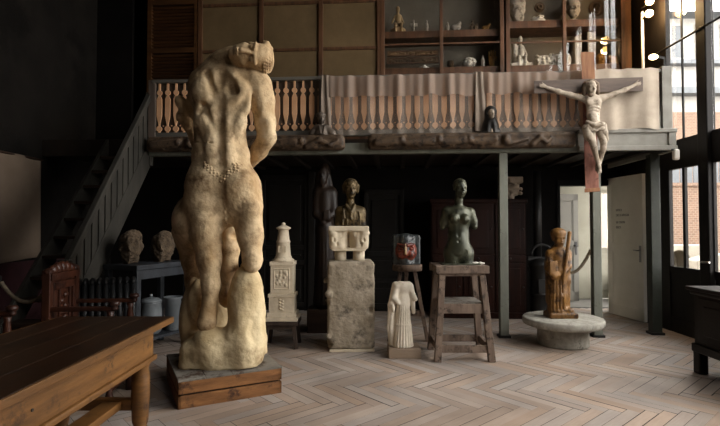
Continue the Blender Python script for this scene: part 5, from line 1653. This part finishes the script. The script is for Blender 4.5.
# ---- small busts standing on the carved beams
M_smalldark = mat('dark_small_bronze', '463e37', '70655a', scale=8, rough=.5, metal=.3, bump=.2)
SB = OY - .0
def at_beam(pxc):
    u, _ = UZ(pxc, 136, -.12); q = L(u, -.13, zb - .015); return q
q = at_beam(322.5)
t = thing('capped_bust', 'small dark bust in a round cap and open jacket on the left carved beam', 'bust', q)
f = Fig(q.y, q)
f.clay(304, 344, 108, 142, -10, 10, .007)
f.CH([((321, 131, 0), 6), ((321, 137, 0), 8)], 3)
f.CH([((317, 127.5, 0), 3.4), ((312.5, 133, 0), 3.4), ((310, 138, 0), 2.4)], 2); f.CH([((326, 127.5, 0), 3.4), ((332, 133, 0), 3.4), ((336, 138, 0), 2.4)], 2)
f.C((321.5, 127, 0), (321.5, 122, 0), 2.4, 2.2, 1.5)
f.C((319, 126, -4), (321.5, 137, -8), 1, 1.2, .8); f.C((324.5, 126, -4), (323, 137, -8), 1, 1.2, .8)
f.H(321.3, 118.5, -.5, 11.5, fwd=(.25, -1, 0))
f.E(321, 115.2, .3, 5.2, 5, 2.8, .8)
f.S.box((0, 0, -.05), (.4, .4, .05), .001, .001, None, True)
f.S.build('figure', M_smalldark, t)
q = at_beam(490.5)
t = thing('hooded_bust', 'small dark hooded bust on the carved beam below the railing middle', 'bust', q)
f = Fig(q.y, q)
f.clay(476, 506, 102, 140, -10, 10, .007)
f.CH([((490, 116, 1), 5.4), ((490.5, 126, 1), 7.4), ((490.5, 136, 1), 9)], 3)
f.E(490.5, 112, 1, 6.2, 5.8, 6.4, 2); f.E(491.5, 113.5, -6, 4.2, 5, 5.2, 1.2, True)
f.E(491.5, 128, -7.6, 3, 2, 8, 1.5, True)
f.CH([((483.5, 133, -2), 3), ((483, 138, -2), 3)], 2); f.CH([((498, 132, -2), 3), ((498.5, 138, -2), 3)], 2)
f.S.box((0, 0, -.05), (.4, .4, .05), .001, .001, None, True)
hood = f.S.build('cloak', mat('black_cloak_bronze', '171513', '2b2825', scale=8, rough=.45, metal=.3, bump=.2), t)
f.clay(482, 500, 104, 140, -10, 6, .006)
f.H(491.2, 113.4, -2.2, 10, fwd=(.2, -1, -.05)); f.C((491.3, 118, -1), (491.5, 138, -3), 2.6, 4.4, 2)
f.S.box((0, 0, -.05), (.4, .4, .05), .001, .001, None, True)
f.S.build('figure', mat('brown_small_bronze', '75695c', '9a8b7a', scale=8, rough=.5, metal=.2, bump=.2), t)

# ---- two rough stone heads on the bench
M_rough = mat('rough_brown_stone', '43382c', '6b5a47', scale=8, rough=.95, bump=.7, bscale=40, dirt='33291f', dscale=9, bdist=.02)
def rough_head(label, q, w, h, seed):
    t = thing('carved_head_stone', label, 'stone head', q, random.Random(seed).uniform(-.3, .5))
    S = Clay((-w * 1.3, -w * 1.3, -.03), (w * 1.3, w * 1.3, h * 1.15), .011)
    sculpt_head(S, (0, 0, h * .52), h * .98, fwd=(.5, -1, 0), kk=1.4, eyes=False)
    S.ell((0, .03, h * .55), (w, w * .95, h * .46), .03); S.cap((0, 0, .02), (0, 0, h * .3), w * .7, w * .75, .03)
    r = random.Random(seed)
    S.box((0, 0, -.1), (.5, .5, .1), .001, .001, None, True)
    S.build('head', M_rough, t, rough=((14, .022), (45, .010))); return t
q = W(128.5, 256, 5.3); rough_head('narrow rough stone head on the bench, half hidden by the stair string', (-2.53, 5.3, .985), .095, .36, 3)
q = W(162, 256, 5.65); rough_head('broad rough stone head on the bench behind the tall statue', (-2.33, 5.66, .985), .125, .34, 8)

# ---- pale carved corbel on top of the cupboard
v0 = 1.45; u0, _ = UZ(512, 190, v0); q = L(u0, v0, hz)
t = thing('carved_corbel', 'pale broken stone corbel on the dark cupboard, right of the grey post', 'corbel', q, -AL)
f = Fig(q.y, q); kz = q.z
S = Clay((-.2, -.2, -.03), (.2, .2, .42), .009)
S.box((.02, 0, .30), (.13, .11, .05), .015, .02); S.box((0, 0, .18), (.10, .09, .12), .03, .03)
S.cap((-.03, -.02, .2), (-.02, -.02, .0), .07, .05, .03)
S.ell((.02, -.08, .2), (.06, .04, .05), .02); S.ell((-.03, -.1, .24), (.018, .02, .015), .01, None, True); S.ell((.06, -.1, .24), (.018, .02, .015), .01, None, True)
S.cap((-.06, -.1, .16), (.08, -.1, .16), .012, .012, .01, True)
for i in range(14): S.ell((rn.uniform(-.12, .13), rn.uniform(-.1, 0), rn.uniform(0.05, .33)), (.03, .025, .03), .015, None, i % 2 == 0)
S.box((0, 0, -.1), (.5, .5, .1), .001, .001, None, True)
S.build('corbel', mat('dull_pink_stone', '8f7f6f', 'b0a08e', scale=6, rough=.9, bump=.4), t)

# ---- casts on the cabinet shelves
M_cast = mat('grey_plaster_cast', '8c8478', 'aba294', scale=6, rough=.85, bump=.2, dirt='5c5348', dscale=10)
M_castw = mat('white_plaster_cast', 'b0aa9e', 'ccc6ba', scale=6, rough=.85, bump=.2, dirt='6b5f50', dscale=8, dpos=(.54, .66))
M_castd = mat('brown_bronze_cast', '40342a', '65543f', scale=8, rough=.5, metal=.4, bump=.25)
M_castg = mat('golden_cast', '8a6430', 'b98e4e', scale=8, rough=.45, metal=.3, bump=.2)
VS = VC + .16
def shelfcast(name, label, cat, x0, x1, y0, zshelf, m, fn, group=None, vs=VS):
    """fn(S, w, h) sculpts inside a w x h space standing on the shelf"""
    u0 = UZ(x0, 30, vs)[0]; u1 = UZ(x1, 30, vs)[0]; w = (u1 - u0) / 2
    h = UZ((x0 + x1) / 2, y0, vs)[1] - (ZC0 + zshelf)
    t = gthing(name, label, cat, (u0 + u1) / 2, vs, ZC0 + zshelf, 0, group)
    dpt = min(.13, max(w, .05) * 1.3)
    S = Clay((-w * 1.25, -dpt - .02, -.02), (w * 1.25, dpt + .02, h * 1.1), max(.005, min(.012, h / 34)))
    fn(S, w, h, dpt)
    S.box((0, 0, -.1), (1, 1, .1), .001, .001, None, True)
    S.build('cast', m, t); return t
def seated(S, w, h, d):
    S.ell((0, 0, h * .12), (w * .95, d * .7, h * .14), .01)
    S.cap((0, 0, h * .2), (w * .05, 0, h * .62), w * .42, w * .34, .01)
    S.cap((0, -.01, h * .66), (0, 0, h * .8), w * .2, w * .16, .008); S.ell((0, 0, h * .88), (w * .24, w * .24, h * .12), .006)
    S.cap((-w * .3, 0, h * .66), (-w * .7, -.02, h * .4), w * .14, w * .12, .008); S.cap((w * .3, 0, h * .66), (w * .65, -.02, h * .38), w * .14, w * .12, .008)
    S.cap((-w * .2, -.01, h * .3), (-w * .35, -d * .7, h * .3), w * .2, w * .17, .01); S.cap((-w * .35, -d * .7, h * .3), (-w * .3, -d * .7, 0), w * .15, w * .12, .01)
    S.cap((w * .2, -.01, h * .3), (w * .4, -d * .7, h * .3), w * .2, w * .17, .01); S.cap((w * .4, -d * .7, h * .3), (w * .4, -d * .7, 0), w * .15, w * .12, .01)
def standing(S, w, h, d):
    S.cap((0, 0, .02), (0, 0, h * .55), w * .7, w * .55, .01); S.cap((0, 0, h * .55), (0, 0, h * .72), w * .6, w * .5, .01)
    S.ell((0, 0, h * .88), (w * .4, w * .4, h * .12), .006); S.cap((-w * .5, 0, h * .7), (-w * .6, -.01, h * .4), w * .2, w * .18, .006); S.cap((w * .5, 0, h * .7), (w * .6, -.01, h * .4), w * .2, w * .18, .006)
def crossp(S, w, h, d):
    S.box((0, 0, h * .08), (w * .7, d * .6, h * .08), .006, .006); S.box((0, 0, h * .55), (w * .22, .018, h * .45), .006, .006); S.box((0, 0, h * .64), (w * .9, .018, h * .11), .006, .006)
    S.cap((0, -.02, h * .3), (0, -.02, h * .75), w * .2, w * .2, .006)
def animal(S, w, h, d):
    S.cap((-w * .5, 0, h * .45), (w * .35, 0, h * .5), h * .24, h * .26, .01); S.cap((w * .4, 0, h * .55), (w * .75, 0, h * .8), h * .16, h * .15, .01)
    S.cap((w * .75, 0, h * .8), (w * .95, 0, h * .7), h * .13, h * .08, .006)
    for x in (-w * .55, w * .35):
        for y in (-.02, .02): S.cap((x, y, h * .4), (x, y, 0), h * .1, h * .07, .006)
def mound(S, w, h, d):
    S.ell((0, 0, 0), (w, d, h * .95), .01); r = random.Random(int(w * 1e4))
    for i in range(18):
        a = r.uniform(0, 6.28); S.ell((w * .8 * math.cos(a) * r.random(), -abs(d * .8 * math.sin(a)), r.uniform(.2, .85) * h), (w * .2, d * .2, h * .16), .01)
def headc(S, w, h, d):
    sculpt_head(S, (0, 0, h * .5), h, hair=1, fwd=(.1, -1, 0))
def cluster(S, w, h, d):
    r = random.Random(3)
    S.ell((0, 0, h * .5), (w * .8, d * .8, h * .48), .01)
    for i in range(40):
        a = r.uniform(0, 6.28); b = r.uniform(-.6, 1.4); S.ell((w * .8 * math.cos(a) * math.cos(b), -d * .8 * abs(math.sin(a)) * math.cos(b), h * .5 + h * .42 * math.sin(b)), (w * .2, d * .2, h * .12), .006)
def handc(S, w, h, d):
    S.cap((0, 0, 0), (0, 0, h * .45), w * .55, w * .62, .01); S.ell((0, 0, h * .5), (w * .75, d * .35, h * .18), .01)
    for i in range(4): x = -w * .6 + i * w * .4; S.chain([((x, 0, h * .6), w * .17), ((x * 1.1, -.01, h * (.82 + .06 * (i in (1, 2)))), w * .15), ((x * 1.12, -.025, h * (.9 + .07 * (i in (1, 2)))), w * .12)], .004)
    S.chain([((w * .5, 0, h * .4), w * .2), ((w * 1.0, -.01, h * .62), w * .16)], .006)
def group_(S, w, h, d):
    seated(S, w * .7, h, d); S.cap((w * .2, 0, h * .15), (w * .9, 0, h * .25), h * .14, h * .1, .01); S.ell((w * .6, -.02, h * .4), (w * .25, w * .2, h * .3), .01)
def blockc(S, w, h, d):
    S.box((0, 0, h * .45), (w * .95, d * .6, h * .45), .01, .01); r = random.Random(5)
    for i in range(26): S.ell((r.uniform(-w, w), -d * .6, r.uniform(.1, .95) * h), (w * .14, .02, h * .1), .01, None, i % 2 == 0)
G1 = 'small casts on the upper shelf of the left cabinet'
shelfcast('figure_cast', 'tallest ochre figure cast at the left end of the upper cabinet shelf', 'figurine', 390, 407, 6, zs1, mat('ochre_cast', '7a6448', 'a68a60', scale=8, rough=.7, bump=.2), seated, G1)
shelfcast('cross_cast', 'small grey cross shaped cast on the upper shelf, second from left', 'figurine', 410, 418.5, 20, zs1, M_cast, crossp, G1)
shelfcast('standing_cast', 'slim grey standing figurine on the upper shelf just left of the cabinet upright', 'figurine', 425, 430, 20, zs1, M_cast, standing, G1)
shelfcast('standing_cast', 'small grey figurine on the upper shelf just right of the cabinet upright', 'figurine', 446.5, 451, 22, zs1, M_cast, standing, G1)
shelfcast('animal_cast', 'small grey animal cast on the upper shelf between two figurines', 'figurine', 453, 462, 21, zs1, M_cast, animal, G1)
shelfcast('group_cast', 'wide dark group cast in the middle of the right upper shelf bay', 'figurine', 466, 481, 20, zs1, M_castd, group_, G1)
shelfcast('animal_cast', 'small golden animal cast at the right end of the left cabinet upper shelf', 'figurine', 483, 492, 23, zs1, M_castg, animal, G1)
G2 = 'casts on the lower shelf of the left cabinet'
shelfcast('mound_cast', 'low white lump of plaster on the lower shelf under the framed reliefs', 'cast', 417, 432, 67, zs0, M_castw, mound, G2)
shelfcast('head_cast', 'small dark brown head on the lower cabinet shelf, left of the white clustered cast', 'cast', 446, 457, 60.5, zs0, M_castd, headc, G2)
shelfcast('cluster_cast', 'round white clustered plaster cast on the lower cabinet shelf', 'cast', 462, 478, 58, zs0, M_castw, cluster, G2)
shelfcast('standing_cast', 'small pale standing figure next to the golden hand in the cabinet', 'cast', 481, 487, 55, zs0, M_cast, standing, G2)
shelfcast('hand_cast', 'upright golden hand cast at the right end of the lower cabinet shelf', 'cast', 488.5, 498, 50, zs0, M_castg, handc, G2)
# two framed reliefs stacked on the left of the lower shelf
for i, (y0, y1, m, lab) in enumerate(((50, 56.5, mat('golden_brown_relief', '5e4630', '7d6242', scale=9, rough=.6, bump=.3), 'long narrow golden brown relief panel, upper of two in the cabinet'), (57, 64, M_castd, 'long narrow dark relief panel, lower of two in the cabinet'))):
    ua, za = UZ(387, y1, VC + .12); ub, zb_ = UZ(440, y0, VC + .12)
    t = gthing('relief_panel', lab, 'relief', (ua + ub) / 2, VC + .12 + .0, za); w = (ub - ua) / 2 - .01; hh_ = zb_ - za
    MB().box((-w, 0, 0), (w, .02, hh_)).build('panel', m, t)
    mb = MB(); mb.box((-w, -.012, 0), (w, 0, .012)).box((-w, -.012, hh_ - .012), (w, 0, hh_)).box((-w, -.012, .012), (-w + .012, 0, hh_ - .012)).box((w - .012, -.012, .012), (w, 0, hh_ - .012))
    mb.build('frame', M_brownwood, t)
    S = Clay((-w, -.03, 0), (w, .02, hh_), .006); rr_ = random.Random(i)
    for j in range(34): S.ell((rr_.uniform(-w + .03, w - .03), .002, rr_.uniform(.03, hh_ - .03)), (rr_.uniform(.012, .03), .012, rr_.uniform(.012, .03)), .008)
    S.build('carving', m, t)
G3 = 'casts on the upper shelf of the right cabinet'
shelfcast('head_cast', 'large pale bearded head cast at the top left of the right cabinet', 'cast', 511, 526, -3, zs2, M_cast, lambda S, w, h, d: (sculpt_head(S, (0, 0, h * .55), h * .9, beard=1, hair=1), S.cap((0, 0, 0), (0, 0, h * .3), w * .5, w * .4, .02)), G3)
shelfcast('mound_cast', 'low white plaster lump on the upper shelf of the right cabinet', 'cast', 531, 548, 17.5, zs2, M_castw, mound, G3)
shelfcast('head_cast', 'pale head on a small foot, right of the cabinet upright near the cross top', 'cast', 569, 582, 0, zs2, M_cast, lambda S, w, h, d: (sculpt_head(S, (0, 0, h * .58), h * .85, hair=1), S.box((0, 0, .02), (w * .6, w * .5, .025), .005, .005), S.cap((0, 0, 0), (0, 0, h * .3), w * .35, w * .35, .01)), G3)
def roundel(name, label, pxx, py, r, m, face):
    u, z_ = UZ(pxx, py, VC + .4); t = gthing(name, label, 'roundel', u, VC + .40, z_ - r)
    MB().cyl((0, .02, r), (0, 0, r), r, n=32).build('disc', m, t, bevel=.006)
    S = Clay((-r, -.09, 0), (r, .04, 2 * r), .006)
    if face: sculpt_head(S, (0, .02, r), r * 1.5)
    else: S.ell((0, 0, r), (r * .6, .03, r * .6), .01); S.ell((0, -.03, r), (r * .3, .03, r * .3), .01, None, True)
    S.build('relief', m, t)
roundel('roundel', 'small dark round medallion on the back wall of the right cabinet', 542, 7, .085, M_castd, False)
roundel('mask_roundel', 'dim brown mask roundel at the top right of the right cabinet', 600, 8, .13, M_castd, True)
G4 = 'casts on the lower shelf of the right cabinet'
shelfcast('seated_cast', 'tall white seated figure group on a slab in the right cabinet', 'cast', 512, 532, 34, zs20, M_castw, lambda S, w, h, d: (S.box((0, 0, h * .05), (w * 1.1, d * .7, h * .06), .005, .005), seated(S, w * .9, h * .95, d), S.cap((-w * .5, 0, h * .1), (-w * .6, 0, h * .7), w * .3, w * .2, .02)), G4)
shelfcast('block_cast', 'brown and white carved block right of the seated white group', 'cast', 537, 557, 55.5, zs20, M_castw, blockc, G4)
shelfcast('round_cast', 'small round pale cast next to the right cabinet upright', 'cast', 567.5, 573, 54, zs20, M_castw, lambda S, w, h, d: (S.ell((0, 0, h * .5), (w, w, h * .5), .006), S.ell((w * .2, -w, h * .5), (w * .4, w * .3, h * .2), .006, None, True)), G4)
shelfcast('round_cast', 'round brown stone cast right of the cross top in the cabinet', 'cast', 598.5, 607, 53, zs20, M_castg, lambda S, w, h, d: (S.ell((0, 0, h * .5), (w, w, h * .5), .006), sculpt_head(S, (0, 0, h * .5), h * .95)), G4)
shelfcast('box_cast', 'low brown casket at the right end of the lower cabinet shelf', 'cast', 611, 623, 55, zs20, M_castg, lambda S, w, h, d: (S.box((0, 0, h * .35), (w, d * .6, h * .35), .006, .006), S.cap((-w * .8, 0, h * .7), (w * .8, 0, h * .7), h * .28, h * .28, .006)), G4)
# pale reflections in the right cabinet's glass, built as slanting slabs
for (a, b, y0, slant, lab) in ((590, 598, 20, .10, 'tall pale slanting reflection built as a slab in the right cabinet'), (577, 584, 33, .06, 'shorter pale slanting reflection built as a slab left of the taller one')):
    u0, _ = UZ(a, 40, VC + .25); u1, z1 = UZ(b, y0, VC + .25); z0 = ZC0 + zs20
    t = gthing('glass_reflection', lab, 'board', u0, VC + .25, z0); w = u1 - u0; h = z1 - z0
    MB().prism([(0, 0), (w, 0), (w, h), (0, h - slant)], 0, .02).build('board', mat('pale_reflection', 'a8a49a', 'bcb8ae', scale=4, rough=.7), t)
sc.cycles.use_denoising = True
sc.cycles.max_bounces = 10
sc.cycles.transparent_max_bounces = 16
sc.cycles.diffuse_bounces = 5
sc.cycles.sample_clamp_indirect = 6
sc.view_settings.exposure = EXPO
